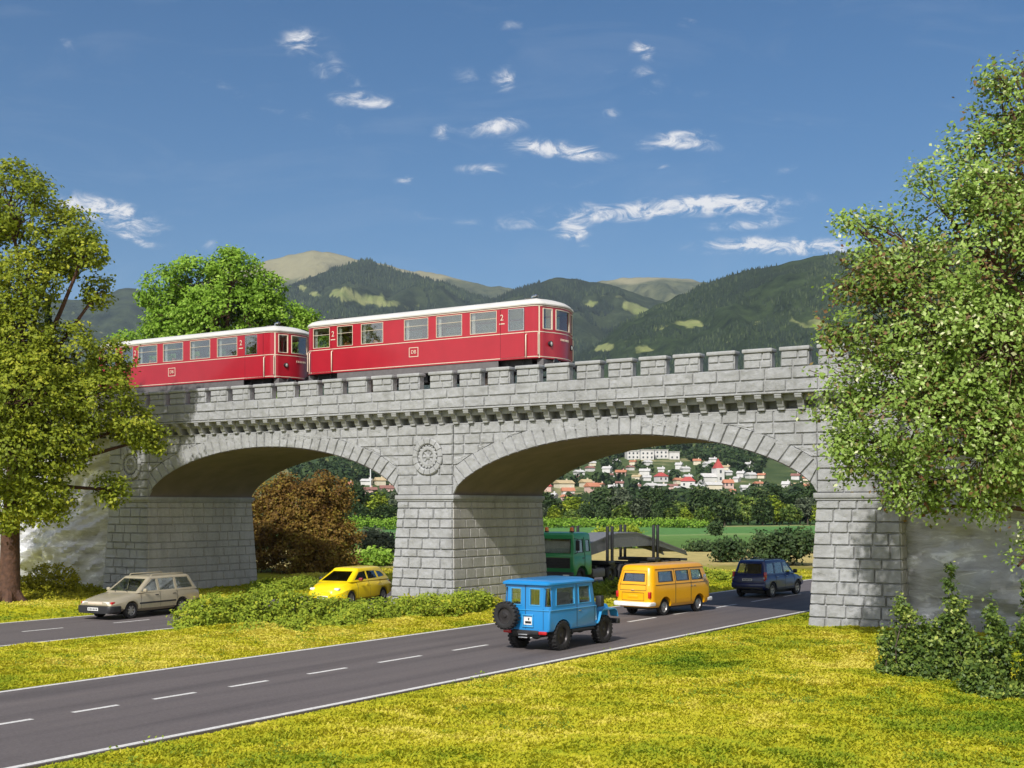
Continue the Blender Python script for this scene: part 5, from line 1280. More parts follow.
# big olive tree on the left
YL = 51.7
LB = [(10, 200, 44, -.5), (-30, 215, 50, 1), (58, 240, 42, .3), (30, 280, 36, -1.2), (98, 292, 17, .4), (86, 250, 21, -.6), (-40, 300, 60, 0), (18, 335, 44, -1.6), (68, 360, 42, -.6), (112, 362, 22, .2),
      (30, 395, 56, -1.8), (92, 398, 40, -1), (132, 425, 26, -.4), (150, 438, 17, -.2), (60, 440, 40, -1.5), (15, 455, 50, -2.0), (46, 498, 30, -1.6), (16, 505, 30, -1.4), (112, 490, 17, -.5), (-50, 420, 75, 0), (-90, 340, 70, 1.5), (0, 380, 60, 2.2), (-60, 500, 50, .4)]
lobes = [lobe_px(x, y, YL, r*.9, dy, None) for x, y, r, dy in LB]
p = at(9, 604, YL)
tree('leafy_tree', 'large olive green tree with reddish trunk standing before the left rock bank', 'tree', (p.x, YL, -.05), lobes, M['leaf_olive'], M['bark'], .36, tuple(at(22, 395, YL)), 7.0, .17, 22, .084, 3, gap=.375, gscale=.5, twigs=7, limb_r=.38)

# big tree on the right, its trunk outside the picture
YR = 33.5
RB = [(1035, 105, 52, 0), (985, 165, 45, .3), (1030, 190, 60, -.8), (942, 205, 40, .2), (985, 250, 60, -1), (915, 262, 44, .4), (868, 268, 34, 0), (848, 222, 13, .2), (880, 228, 20, .4), (930, 325, 58, -.8), (875, 330, 42, .4), (1000, 340, 70, -1.2), (850, 395, 34, 0), (905, 405, 55, -.7), (970, 430, 60, -1.2), (858, 450, 32, -.1), (915, 480, 36, -.3), (1020, 445, 60, -.9),
      (985, 495, 26, -.5), (1075, 260, 95, 0), (1090, 390, 100, .6), (1110, 140, 90, 1), (1020, 300, 70, 1.8), (960, 380, 60, 1.6), (1018, 566, 9, -1.2), (1045, 545, 22, -.9), (836, 440, 14, .1), (842, 285, 20, .2), (830, 335, 12, .3), (930, 505, 14, -.2), (1000, 78, 20, .2), (1022, 70, 18, .1)]
lobes = [lobe_px(x, y, YR, r*.93, dy, None) for x, y, r, dy in RB]
p = at(1085, 640, YR)
tree('leafy_tree', 'tall airy green and brown leaved tree filling the right edge', 'tree', (p.x, YR+.4, -.05), lobes, M['leaf_right'], M['bark'], .32, tuple(at(1080, 400, YR+.4)), 11.0, .17, 18, .066, 8, gap=.47, gscale=1.0, twigs=5, limb_r=.30, inner=.25, flat=1, spray=.16)

# bright tree rising behind the train
YG = 82
GB = [(166, 292, 26, 0), (196, 282, 28, -.6), (232, 275, 27, -.4), (263, 290, 22, 0), (215, 310, 38, -1), (180, 322, 34, -.5), (252, 318, 30, -.4), (285, 322, 22, .6), (306, 320, 14, .6), (160, 330, 20, 1), (232, 258, 10, 0), (225, 345, 60, .5), (145, 300, 6, 0), (300, 350, 35, 1), (190, 365, 50, .5), (250, 380, 50, 0)]
p = at(222, 560, YG)
tree('leafy_tree', 'bright green round tree rising behind the two red railcars', 'tree', (p.x, YG, -.05), [lobe_px(x, y, YG, r*.92, d) for x, y, r, d in GB], M['leaf_bright'], M['bark'], .4, tuple(at(222, 370, YG)), 5.2, .22, 20, .115, 12, gap=.40, gscale=.4, twigs=9)
YG2 = 86
p = at(128, 560, YG2)
tree('leafy_tree', 'small green tree top between the olive tree and the rear railcar', 'tree', (p.x, YG2, -.05), [lobe_px(x, y, YG2, r, d) for x, y, r, d in [(128, 348, 16, 0), (116, 372, 26, .4), (140, 378, 26, -.3), (125, 410, 36, 0)]], M['leaf_bright'], M['bark'], .3, tuple(at(128, 430, YG2)), 5.0, .25, 18, .12, 14, gap=.40, gscale=.4, twigs=9)
def conifer(label, px, Y, top, wpx):
    p = at(px, 500, Y); ht = at(px, top, Y).z; t = empty('spruce_tree', (p.x, Y, 0), 0, label, 'tree'); rng = np.random.default_rng(5)
    W = wpx/F_PX*Y; C = []; Nn = []; n = 9000
    h = rng.random(n)**.8; a = rng.uniform(0, 2*PI, n); tier = (1-h)*(0.75+.25*np.sin(h*70)); r = W*tier*rng.uniform(.35, 1, n)**.6
    C = np.stack([r*np.cos(a), r*np.sin(a), ht*(.08+.92*h)-.25*r], -1); Nn = np.stack([np.cos(a)*.5, np.sin(a)*.5, np.full(n, .8)], -1)+rng.normal(size=(n, 3))*.4; Nn /= np.linalg.norm(Nn, axis=1)[:, None]
    V, F = leaves(C, Nn, .16, rng); link('crown', np_mesh('crown', V, F, rng.random(n)), M['leaf_conifer'], t)
    mb = MB(); mb.tube([(0, 0, -.1), (0, 0, ht*.5), (0, 0, ht*.97)], [.28, .16, .02], 8); mb.build('trunk', M['bark_grey'], t)
conifer('dark green spruce seen through the gap in the olive tree crown', 48, 76, 296, 26)

# brown bush behind the left arch
YB = 76
BB = [(306, 520, 36, 0), (330, 500, 24, -.3), (325, 545, 32, -.6), (280, 525, 26, 0), (270, 500, 18, .3), (285, 490, 16, .5), (318, 486, 15, .1), (300, 556, 30, -.6), (345, 535, 14, -.2), (265, 550, 20, 0), (340, 562, 18, -.4), (250, 530, 20, .8), (240, 505, 22, 1)]
p = at(300, 573, YB)
shrub('brown_bush', 'rusty brown tall bush seen through the left arch', (p.x, YB, 0), [lobe_px(x, y, YB, r*.93, d) for x, y, r, d in BB], M['leaf_brown'], 9, .19, 20, .086, 21, gap=.36, gscale=.55, cat='bush', barkm=M['bark'])
# low green thicket on the strip between the roads
TB = [(192, 622, 41.0, 20, 17), (210, 618, 41.0, 26, 22), (238, 617, 41.5, 30, 24), (270, 614, 41.8, 32, 25), (302, 616, 42, 30, 21), (337, 617, 42.8, 32, 18), (372, 615, 43.8, 30, 15), (407, 612, 44.8, 28, 14), (437, 608, 46, 26, 12), (460, 603, 47.2, 20, 12), (250, 636, 39.8, 26, 12), (300, 631, 40.5, 26, 12), (190, 636, 40.5, 16, 9), (345, 625, 41.5, 24, 12), (480, 602, 48, 12, 9)]
lo = []
for x, y, Y, rx, rz in TB: lo.append(lobe_px(x, y, Y, rx, 0, .95, rz))
p = at(310, 640, 41.5)
shrub('low_thicket', 'low bright green thicket along the strip between the two roads', (p.x, 41.5, 0), lo, M['leaf_moss'], 30, .085, 14, .056, 33, gap=.30, gscale=1.4, cat='thicket', flat=.9)
YM = 52.5
lo = [lobe_px(x, y, Y, rx, 0, .9, rz) for x, y, Y, rx, rz in [(52, 584, 56, 28, 20), (28, 592, 55, 26, 15), (80, 596, 56.5, 22, 10), (60, 600, 53.5, 36, 7), (100, 603, 54, 16, 6), (15, 600, 53.5, 22, 8)]]
shrub('mossy_mound', 'yellow green mossy mound at the foot of the left rock bank', (at(55, 600, 55).x, 55, 0), lo, M['leaf_yellow'], 26, .08, 13, .060, 35, gap=.3, gscale=1.2, stems=0, cat='plant')
lo = [lobe_px(x, y, Y, rx, 0, .5, rz) for x, y, Y, rx, rz in [(437, 606, 48.4, 14, 9), (470, 607, 48.6, 16, 8), (492, 604, 49.5, 10, 6), (410, 605, 49.5, 14, 8)]]
shrub('mossy_mound', 'yellow moss tuft at the foot of the middle pier', (at(455, 606, 48.5).x, 48.5, 0), lo, M['leaf_yellow'], 30, .07, 13, .054, 36, gap=.3, gscale=1.2, stems=0, cat='plant')
lo = [lobe_px(x, y, Y, rx, 0, .8, rz) for x, y, Y, rx, rz in [(615, 590, 57.5, 20, 10), (640, 588, 59, 14, 9), (596, 592, 56.5, 12, 8), (700, 577, 66, 22, 9), (725, 578, 66.5, 14, 7), (675, 580, 64.5, 14, 8)]]
shrub('grass_clump', 'long olive grass on the verge between the lorry and the main road', (at(640, 592, 60).x, 60, 0), lo, M['leaf_moss'], 24, .09, 13, .066, 38, gap=.35, gscale=1.2, stems=0, cat='plant')
lo = [lobe_px(x, y, Y, rx, 0, 1.0, rz) for x, y, Y, rx, rz in [(270, 588, 58, 22, 8), (300, 586, 59, 26, 8), (262, 596, 55, 12, 6)]]
shrub('grass_clump', 'shaded olive grass clump under the left arch before the brown bush', (at(280, 590, 58).x, 58, 0), lo, M['leaf_moss'], 24, .08, 13, .064, 39, gap=.35, gscale=1.2, stems=0, cat='plant')

# three dark shrubs at the right rock face
def spiky(px, base, Y, ht, w, seed, label):
    rng = random.Random(seed); lo = []
    b = at(px, base, Y)
    for i in range(14):
        a = rng.uniform(0, 2*PI); rr = rng.uniform(.1, 1)*w; h = ht*(1 if i == 0 else rng.uniform(.5, 1.0)*(1-.45*rr/w))
        x, y = b.x+rr*math.cos(a)*.8, Y+rr*math.sin(a)*.7
        for q in np.linspace(.12, .97, 6): lo.append((x+rng.uniform(-.08, .08), y+rng.uniform(-.06, .06), h*q, w*.24*(1.15-q*.85)+.02, w*.24*(1.15-q*.85)+.02, h*.11))
    shrub('evergreen_shrub', label, (b.x, Y, 0), lo, M['leaf_dark'], 40, .06, 12, .050, seed, 'evergreen shrubs at the right rock face', gap=.46, gscale=2.6, stems=9, flat=.9)
spiky(906, 684, 28.6, 1.85, .85, 41, 'shortest bronze tinged evergreen shrub nearest the right pier')
spiky(954, 688, 28.2, 2.5, 1.05, 42, 'tallest evergreen shrub with pointed tops in the middle of the three')
spiky(1003, 700, 26.4, 2.35, 1.05, 43, 'spreading dark evergreen shrub against the right picture edge')

# bushes and hedges out in the fields
def bush_at(px, base, top, wpx, label, m, seed, group=None, k=14, size=.14):
    Y = F_PX*CAM_H/(base-HORIZON); b = at(px, base, Y); h = at(px, top, Y).z; w = wpx/F_PX*Y/2; rng = random.Random(seed); lo = []
    for i in range(7): lo.append((b.x+rng.uniform(-.55, .55)*w, Y+rng.uniform(-.4, .4)*w, h*rng.uniform(.30, .66), w*.55, w*.5, h*.34))
    return shrub('field_bush', label, (b.x, Y, 0), lo, m, 7.0/size/size*.011, size*2.0, k, size, seed, group, gap=.36, gscale=.6, stems=3, cat='bush')
bush_at(727, 562, 539, 30, 'small dark round bush left of the large field bush', M['leaf_field'], 51)
bush_at(778, 565, 528, 66, 'large dark round bush at the edge of the dry grass by the right pier', M['leaf_field'], 52)
bush_at(716, 535, 524, 9, 'tiny lone bush standing out in the green field', M['leaf_field'], 53, size=.2)
bush_at(626, 548, 523, 26, 'olive bush behind the grey steel section', M['leaf_moss'], 54)
bush_at(604, 549, 527, 26, 'green bush behind the lorry cab roof', M['leaf_moss'], 55)
bush_at(379, 556, 531, 36, 'grey green bush between the brown bush and the middle pier', M['leaf_grey'], 56)
bush_at(372, 566, 552, 46, 'bright green hedge bush just beyond the yellow hatchback', M['leaf_bright'], 57)
bush_at(700, 551, 544, 40, 'low dark hedge at the near edge of the green field', M['leaf_field'], 58)
bush_at(800, 553, 536, 30, 'dark bush half hidden beside the right pier', M['leaf_field'], 59)
# ================================================================ tree belt, town, hills
def lump(name, seed, h, w, m, n=1100, size=.45):
    """unit-type crown tree mesh pair for copying"""
    rng = np.random.default_rng(seed); lob = []
    for i in range(6): lob.append((rng.uniform(-.45, .45)*w, rng.uniform(-.45, .45)*w, h*rng.uniform(.35, .75), w*.5, w*.5, h*.27))
    C, Nn, Rr, tips = crown_pts(lob, n/900.0*1.0, size*1.1, 9, rng, .38, .35, .8, .4, seed)
    V, F = leaves(C, Nn, size, rng); return np_mesh('crown', V, F, Rr)
kinds = []
for i, (m, h, w) in enumerate([('leaf_field', 8.2, 3.4), ('leaf_field', 9.4, 3.8), ('leaf_dark', 7.6, 3.2), ('leaf_moss', 7.2, 3.0), ('leaf_grey', 8.0, 3.4)]):
    me = lump('crown', 70+i, h, w, m); tr = MB(); tr.tube([(0, 0, -.2), (0, 0, h*.5)], [.25, .12], 6); tm = tr.mesh('trunk')
    kinds.append((me, tm, M[m]))
LBL = ['dark bushy tree in the belt at the far side of the field', 'tall dark tree in the belt beyond the green field', 'deep green low tree in the field edge belt', 'yellowish green tree in the belt beyond the green field', 'greyish willow like tree in the far field belt']
rngb = random.Random(4)
def belt(px, Y, kind, s):
    me, tm, m = kinds[kind]; p = at(px, 500, Y); t = empty('belt_tree', (p.x, Y, float(terrain(p.x, Y))), rngb.uniform(0, 6), LBL[kind], 'tree', ['dark bushy belt trees', 'tall dark belt trees', 'deep green belt trees', 'yellowish belt trees', 'greyish belt trees'][kind])
    t.scale = (s, s, s*rngb.uniform(.9, 1.1)); link('crown', me, m, t); link('trunk', tm, M['bark_grey'], t)
px = 335
while px < 830:
    if px < 405 or px > 535:
        k = rngb.choice([0, 0, 1, 2, 2, 3, 4]) if px < 700 else rngb.choice([0, 1, 1, 2, 0])
        belt(px, rngb.uniform(275, 300), k, rngb.uniform(.72, .98)*(1.18 if 690 < px < 770 else 1))
    px += rngb.uniform(9, 15)
px = 335
while px < 830:
    if px < 405 or px > 535: belt(px, rngb.uniform(258, 268), rngb.choice([0, 2, 3, 4, 0]), rngb.uniform(.5, .66)*(1.25 if px > 695 else 1))
    px += rngb.uniform(12, 20)
# hedge rows across the field
def hedge(x0, x1, Y, h, m, seed, label):
    a, b = at(x0, 500, Y).x, at(x1, 500, Y).x; rng = random.Random(seed); lo = []; x = a
    while x < b: lo.append((x, Y+rng.uniform(-.6, .6), h*.45, 1.7, 1.2, h*rng.uniform(.4, .6))); x += 1.6
    shrub('field_hedge', label, ((a+b)/2, Y, 0), lo, m, 2.0, .32, 9, .20, seed, gap=.3, gscale=.4, stems=0, cat='hedge')
hedge(530, 700, 236, 1.7, M['leaf_bright'], 61, 'long light green hedge before the tree belt seen through the right arch')
hedge(335, 410, 226, 1.9, M['leaf_bright'], 62, 'short hedge row before the tree belt seen through the left arch')

# --- town on the hillside
def ray(px, py):
    y = 440.0
    while y < 1290:
        p = at(px, py, y)
        if float(terrain(np.array(p.x), np.array(y))) >= p.z: return p.x, y
        y += 4
    p = at(px, py, 900.0); return p.x, 900.0
def facade_mat(name, col): return mat(name, col, .8, var=.08, scale=.3)
M['fac_white'] = facade_mat('house_white', (.64, .62, .59)); M['fac_cream'] = facade_mat('house_cream', (.68, .60, .45)); M['fac_pink'] = facade_mat('house_pink', (.60, .42, .36))
M['roof_red'] = mat('roof_red', (.42, .07, .06), .8, scale=.4); M['roof_orange'] = mat('roof_orange', (.50, .20, .11), .8, scale=.4); M['roof_pale'] = mat('roof_pale', (.58, .56, .53), .8, scale=.4); M['roof_tan'] = mat('roof_tan', (.52, .40, .22), .8, scale=.4); M['roof_brown'] = mat('roof_brown', (.28, .13, .10), .8, scale=.4)
M['pane_far'] = mat('far_window', (.05, .06, .07), .2)
def house(px, py, wpx, hpx, wall, roof, label, depth=.8, hip=False, floors=2):
    x, y = ray(px, py); s = F_PX/y; w = wpx/s; h = hpx/s; z = float(terrain(np.array(x), np.array(y)))
    d = max(6, w*depth); eh = h*.58
    t = empty('house', (x, y, z-.5), rngb.uniform(-.5, .5), label, 'house', 'houses of the hillside town')
    b = MB(); b.box(-w/2, w/2, -d/2, d/2, -3, eh+.5); b.build('wall', M[wall], t)
    r = MB(); e = .5; z0, z1 = eh+.5, h+.5
    if hip: vs = [(-w/2-e, -d/2-e, z0), (w/2+e, -d/2-e, z0), (w/2+e, d/2+e, z0), (-w/2-e, d/2+e, z0), (-w*.2, 0, z1), (w*.2, 0, z1)]
    else: vs = [(-w/2-e, -d/2-e, z0), (w/2+e, -d/2-e, z0), (w/2+e, d/2+e, z0), (-w/2-e, d/2+e, z0), (-w/2-e, 0, z1), (w/2+e, 0, z1)]
    r.add(vs, [(0, 3, 2, 1), (0, 1, 5, 4), (2, 3, 4, 5), (1, 2, 5), (3, 0, 4)]); ro = r.build('roof', M[roof], t)
    c = MB(); c.box(w*.18, w*.18+.7, .3, 1.0, z1-2, z1+.8); c.build('chimney', M[wall], ro)
    nw = max(2, int(w/3.2))
    for f in range(2 if eh > 4.5 else 1):
        zz = .5+1.2+f*2.7
        if zz+1.3 > eh+.3: break
        for i in range(nw):
            q = MB(); xx = -w/2+(i+.5)*w/nw; q.box(xx-.5, xx+.5, -d/2-.06, -d/2+.1, zz, zz+1.35); q.build('window', M['pane_far'], t)
    return t
HS_ = [(548, 492, 9, 9, 'fac_pink', 'roof_red', 'pink house with red roof at the left springing of the right arch'),
 (564, 488, 20, 9, 'fac_cream', 'roof_tan', 'long cream house with tan roof left of the round dark trees'),
 (568, 496, 14, 10, 'fac_white', 'roof_orange', 'white house with orange roof below the long cream house'),
 (552, 500, 10, 8, 'fac_white', 'roof_pale', 'low white house just right of the middle pier'),
 (570, 501, 18, 7, 'fac_pink', 'roof_orange', 'wide orange roofed house lowest at the left of the town'),
 (586, 487, 12, 9, 'fac_cream', 'roof_tan', 'cream house right of the long tan roof'),
 (592, 492, 14, 11, 'fac_pink', 'roof_orange', 'salmon house with orange roof beside a dark round tree'),
 (579, 475, 10, 6, 'fac_white', 'roof_pale', 'small white house close under the arch curve on the left'),
 (592, 466, 8, 5, 'fac_cream', 'roof_pale', 'tiny cream house touching the arch curve'),
 (621, 476, 12, 7, 'fac_pink', 'roof_orange', 'lone pink house with orange roof among dark trees'),
 (637, 480, 10, 6, 'fac_cream', 'roof_tan', 'slanting cream roofed house below the white terrace'),
 (645, 475, 12, 7, 'fac_white', 'roof_pale', 'white house under the long pale hotel blocks'),
 (612, 492, 9, 8, 'fac_white', 'roof_pale', 'small white house above the pale willow trees'),
 (651, 490, 12, 8, 'fac_white', 'roof_pale', 'white house with pale roof above the belt trees'),
 (661, 482, 13, 11, 'fac_white', 'roof_red', 'white villa with raspberry red roof'),
 (662, 489, 11, 6, 'fac_cream', 'roof_pale', 'low grey roofed house below the red roofed villa'),
 (673, 490, 12, 7, 'fac_pink', 'roof_brown', 'brownish pink house right of the villa'),
 (679, 493, 10, 8, 'fac_white', 'roof_pale', 'white gabled house at the foot of the town centre'),
 (688, 488, 17, 13, 'fac_white', 'roof_red', 'largest white house with bright red hipped roof'),
 (697, 490, 13, 7, 'fac_white', 'roof_pale', 'white house adjoining the large red roofed one'),
 (679, 469, 7, 7, 'fac_white', 'roof_pale', 'small white house high on the slope left of the church'),
 (685, 472, 9, 6, 'fac_white', 'roof_pale', 'white house up the slope near the church trees'),
 (713, 489, 18, 8, 'fac_cream', 'roof_pale', 'wide house with pale grey roof below the church'),
 (728, 488, 11, 10, 'fac_pink', 'roof_orange', 'orange roofed gable house right of the church'),
 (721, 497, 10, 8, 'fac_white', 'roof_pale', 'white house at the bottom of the church lane'),
 (731, 496, 10, 8, 'fac_pink', 'roof_orange', 'pink house at the bottom right of the church'),
 (747, 492, 14, 8, 'fac_white', 'roof_pale', 'white house with pale roof right of the church group'),
 (726, 470, 8, 5, 'fac_cream', 'roof_tan', 'cream house high on the right of the church tower'),
 (741, 477, 8, 7, 'fac_white', 'roof_pale', 'white house among trees above the right of the town'),
 (737, 482, 6, 6, 'fac_white', 'roof_pale', 'small white cottage right of the church'),
 (713, 462, 8, 5, 'fac_white', 'roof_pale', 'small white house above the church spire'),
 (786, 489, 8, 9, 'fac_white', 'roof_pale', 'white gable end left of the long tan roof near the right pier'),
 (797, 489, 22, 7, 'fac_white', 'roof_tan', 'long house with tan roof next to the right pier'),
 (807, 491, 12, 8, 'fac_pink', 'roof_orange', 'pink house half hidden by the right pier'),
 (367, 485, 12, 7, 'fac_white', 'roof_pale', 'white house below the mast seen through the left arch'),
 (380, 485, 11, 9, 'fac_cream', 'roof_tan', 'cream house with pointed tan roof seen through the left arch'),
 (368, 494, 20, 8, 'fac_pink', 'roof_brown', 'long brown roofed house above the left tree belt'),
 (387, 493, 16, 9, 'fac_pink', 'roof_brown', 'brown roofed house touching the middle pier cornice'),
 (349, 489, 9, 8, 'fac_pink', 'roof_orange', 'pink house beside the top of the brown bush'),
 (356, 498, 12, 7, 'fac_white', 'roof_pale', 'low white house above the trees of the left arch')]
for a in HS_: house(a[0], a[1], a[2]*.82, a[3]*.85, *a[4:], hip=(a[5] == 'roof_red'))
EXTRA = []
re_ = random.Random(12)
for i in range(400):
    if len(EXTRA) >= 34: break
    q = (re_.uniform(556, 806), re_.uniform(464, 497))
    if q[1] < 478 and q[0] > 752: continue
    if all(abs(q[0]-a[0]) > 9 or abs(q[1]-a[1]) > 5 for a in HS_+EXTRA) and abs(q[0]-718) > 9: EXTRA.append((q[0], q[1], re_.uniform(5, 8)))
for i, q in enumerate(EXTRA):
    house(q[0], q[1], q[2], q[2]*.75, ['fac_white', 'fac_cream', 'fac_white'][i % 3], ['roof_pale', 'roof_orange', 'roof_brown'][i % 3], ['tiny white pale roofed house scattered in the far town', 'tiny cream house with orange roof scattered in the far town', 'tiny white house with brown roof scattered in the far town'][i % 3])['group'] = ['tiny pale roofed houses', 'tiny orange roofed houses', 'tiny brown roofed houses'][i % 3]
def block_house(px, py, wpx, hpx, label):
    x, y = ray(px, py); s = F_PX/y; w, h = wpx/s, hpx/s; z = float(terrain(np.array(x), np.array(y)))
    t = empty('apartment_block', (x, y, z-.5), .12, label, 'building', 'pale blocks above the town')
    b = MB(); b.box(-w/2, w/2, -5, 5, -4, h); b.build('wall', M['fac_white'], t); r = MB(); r.box(-w/2-.4, w/2+.4, -5.4, 5.4, h, h+.5); r.build('roof', M['roof_pale'], t)
    n = max(2, int(w/3.0))
    for f in range(max(1, int(h/3))):
        for i in range(n):
            q = MB(); xx = -w/2+(i+.5)*w/n; q.box(xx-.6, xx+.6, -5.06, -4.9, .8+f*3, 2.2+f*3); q.build('window', M['pane_far'], t)
block_house(632, 459, 12, 8, 'left end block of the long pale row above the town'); block_house(646, 459, 13, 9, 'second pale block in the row above the town'); block_house(660, 458, 13, 8, 'third pale block in the row above the town'); block_house(673, 459, 10, 7, 'right end block of the pale row above the town')
# church
x, y = ray(718, 484); z = float(terrain(np.array(x), np.array(y))); s = F_PX/y
t = empty('church', (x, y, z-.5), .25, 'white church with a slim tower and small red spire', 'church')
b = MB(); b.box(-8/s/2, 8/s/2, -4, 4, -3, 16/s); b.build('tower', M['fac_white'], t)
r = MB(); w = 9/s/2; r.add([(-w, -w, 16/s), (w, -w, 16/s), (w, w, 16/s), (-w, w, 16/s), (0, 0, 26/s)], [(0, 1, 4), (1, 2, 4), (2, 3, 4), (3, 0, 4), (3, 2, 1, 0)]); r.build('spire', M['roof_red'], t)
b = MB(); b.box(-18/s, -4/s, -4.5, 4.5, -3, 7/s); b.build('nave', M['fac_white'], t)
r = MB(); r.add([(-18.5/s, -5, 7/s), (-4/s, -5, 7/s), (-4/s, 5, 7/s), (-18.5/s, 5, 7/s), (-18.5/s, 0, 11/s), (-4/s, 0, 11/s)], [(0, 1, 5, 4), (2, 3, 4, 5), (3, 0, 4), (1, 2, 5), (0, 3, 2, 1)]); r.build('roof', M['roof_pale'], t)
for zz in (4/s, 11/s): q = MB(); q.box(-.6, .6, -4.08, -3.9, zz, zz+1.8); q.build('window', M['pane_far'], t)
# mast in the left arch
x, y = ray(370.5, 488); z = float(terrain(np.array(x), np.array(y)))
m = MB(); m.tube([(0, 0, -1), (0, 0, 22*y/F_PX)], [.42, .28], 8); m.tube([(-.9, 0, 20*y/F_PX), (.9, 0, 20*y/F_PX)], .16, 6)
o = m.build('mast', M['white']); o.location = (x, y, z); tag(o, 'slim pale mast rising over the houses in the left arch', 'mast')
# wood between and above the houses
rng = np.random.default_rng(90); n = 9000
yy = rng.uniform(450, 1280, n); pxx = rng.uniform(290, 860, n); xx = (pxx-512)/F_PX*yy
hp = np.array([[*ray(a[0], a[1]), a[2]*(1 if len(a) > 3 else .5)] for a in HS_+EXTRA]+[[*ray(q, 459), 14] for q in (632, 646, 660, 673)]+[[*ray(718, 484), 10]])
ok = np.ones(n, bool)
for hx, hy, hw in hp:
    s = F_PX/hy; wd = hw/s*.6+5
    ok &= ~((np.abs(xx-hx*yy/hy) < wd) & (yy < hy+8) & (yy > hy-(75 if hw > 4.1 else 40)))
cl = fbm(np.stack([xx*.012, yy*.012, xx*0], -1), 4, 91); ok &= cl > .40
ok &= ~((pxx > 765) & (pxx < 800) & (yy > 760) & (yy < 1000))     # dry clearing beside the right pier
xx, yy = xx[ok], yy[ok]; n = len(xx); zz = terrain(xx, yy); k = 26
sc = rng.uniform(2.4, 4.8, n); tone = rng.normal(0, .16, n)
d = rng.normal(size=(n, k, 3)); d /= np.linalg.norm(d, axis=2)[..., None]
C = np.stack([xx, yy, zz+sc*.9], -1)[:, None]+d*(sc*.78)[:, None, None]*np.array([.85, .85, 1.05])*rng.uniform(.75, 1.05, (n, k))[..., None]
Nn = d+rng.normal(size=d.shape)*.35; Nn /= np.linalg.norm(Nn, axis=2)[..., None]
V, F = leaves(C.reshape(-1, 3), Nn.reshape(-1, 3), np.repeat(sc*.40, k), rng)
o = link('wooded_hillside', np_mesh('wood', V, F, np.clip(.42+tone[:, None]+rng.normal(0, .15, (n, k)), 0, 1).ravel()), M['leaf_field']); tag(o, kind='stuff')

# --- mountains
def hill_mat(name, forest, forest2, alp, scale):
    m, nt, out = newmat(name); L = nt.links.new
    p = N(nt, 'ShaderNodeBsdfPrincipled'); p.inputs['Roughness'].default_value = .95; p.inputs['Specular IOR Level'].default_value = .05
    tc = N(nt, 'ShaderNodeTexCoord')
    a = N(nt, 'ShaderNodeTexNoise'); a.inputs['Scale'].default_value = scale; a.inputs['Detail'].default_value = 9; a.inputs['Roughness'].default_value = .72; L(tc.outputs['Object'], a.inputs['Vector'])
    r = ramp(nt, [(.35, forest), (.65, forest2)]); L(a.outputs['Fac'], r.inputs[0])
    at_ = N(nt, 'ShaderNodeAttribute', attribute_name='meadow'); al = N(nt, 'ShaderNodeAttribute', attribute_name='alp')
    b = N(nt, 'ShaderNodeTexNoise'); b.inputs['Scale'].default_value = scale*.35; b.inputs['Detail'].default_value = 8; L(tc.outputs['Object'], b.inputs['Vector'])
    def edge(attr):
        s = N(nt, 'ShaderNodeMath', operation='MULTIPLY_ADD'); s.inputs[1].default_value = 1.0; L(b.outputs['Fac'], s.inputs[0]); L(attr.outputs['Fac'], s.inputs[2])
        q = N(nt, 'ShaderNodeMapRange'); q.inputs['From Min'].default_value = .95; q.inputs['From Max'].default_value = 1.12; L(s.outputs[0], q.inputs['Value']); return q
    e1, e2 = edge(at_), edge(al)
    rm = ramp(nt, [(.3, (.17, .22, .06)), (.7, (.32, .31, .13))]); L(a.outputs['Fac'], rm.inputs[0])
    ra = ramp(nt, [(.3, tuple(c*.75 for c in alp)), (.7, alp)]); L(a.outputs['Fac'], ra.inputs[0])
    m1 = N(nt, 'ShaderNodeMix', data_type='RGBA'); L(e2.outputs[0], m1.inputs[0]); L(r.outputs[0], m1.inputs[6]); L(ra.outputs[0], m1.inputs[7])
    m2 = N(nt, 'ShaderNodeMix', data_type='RGBA'); L(e1.outputs[0], m2.inputs[0]); L(m1.outputs[2], m2.inputs[6]); L(rm.outputs[0], m2.inputs[7])
    L(m2.outputs[2], p.inputs['Base Color'])
    bp = N(nt, 'ShaderNodeBump'); bp.inputs['Strength'].default_value = .8; bp.inputs['Distance'].default_value = .25/scale; L(a.outputs['Fac'], bp.inputs['Height']); L(bp.outputs[0], p.inputs['Normal'])
    L(p.outputs[0], out.inputs[0]); return m
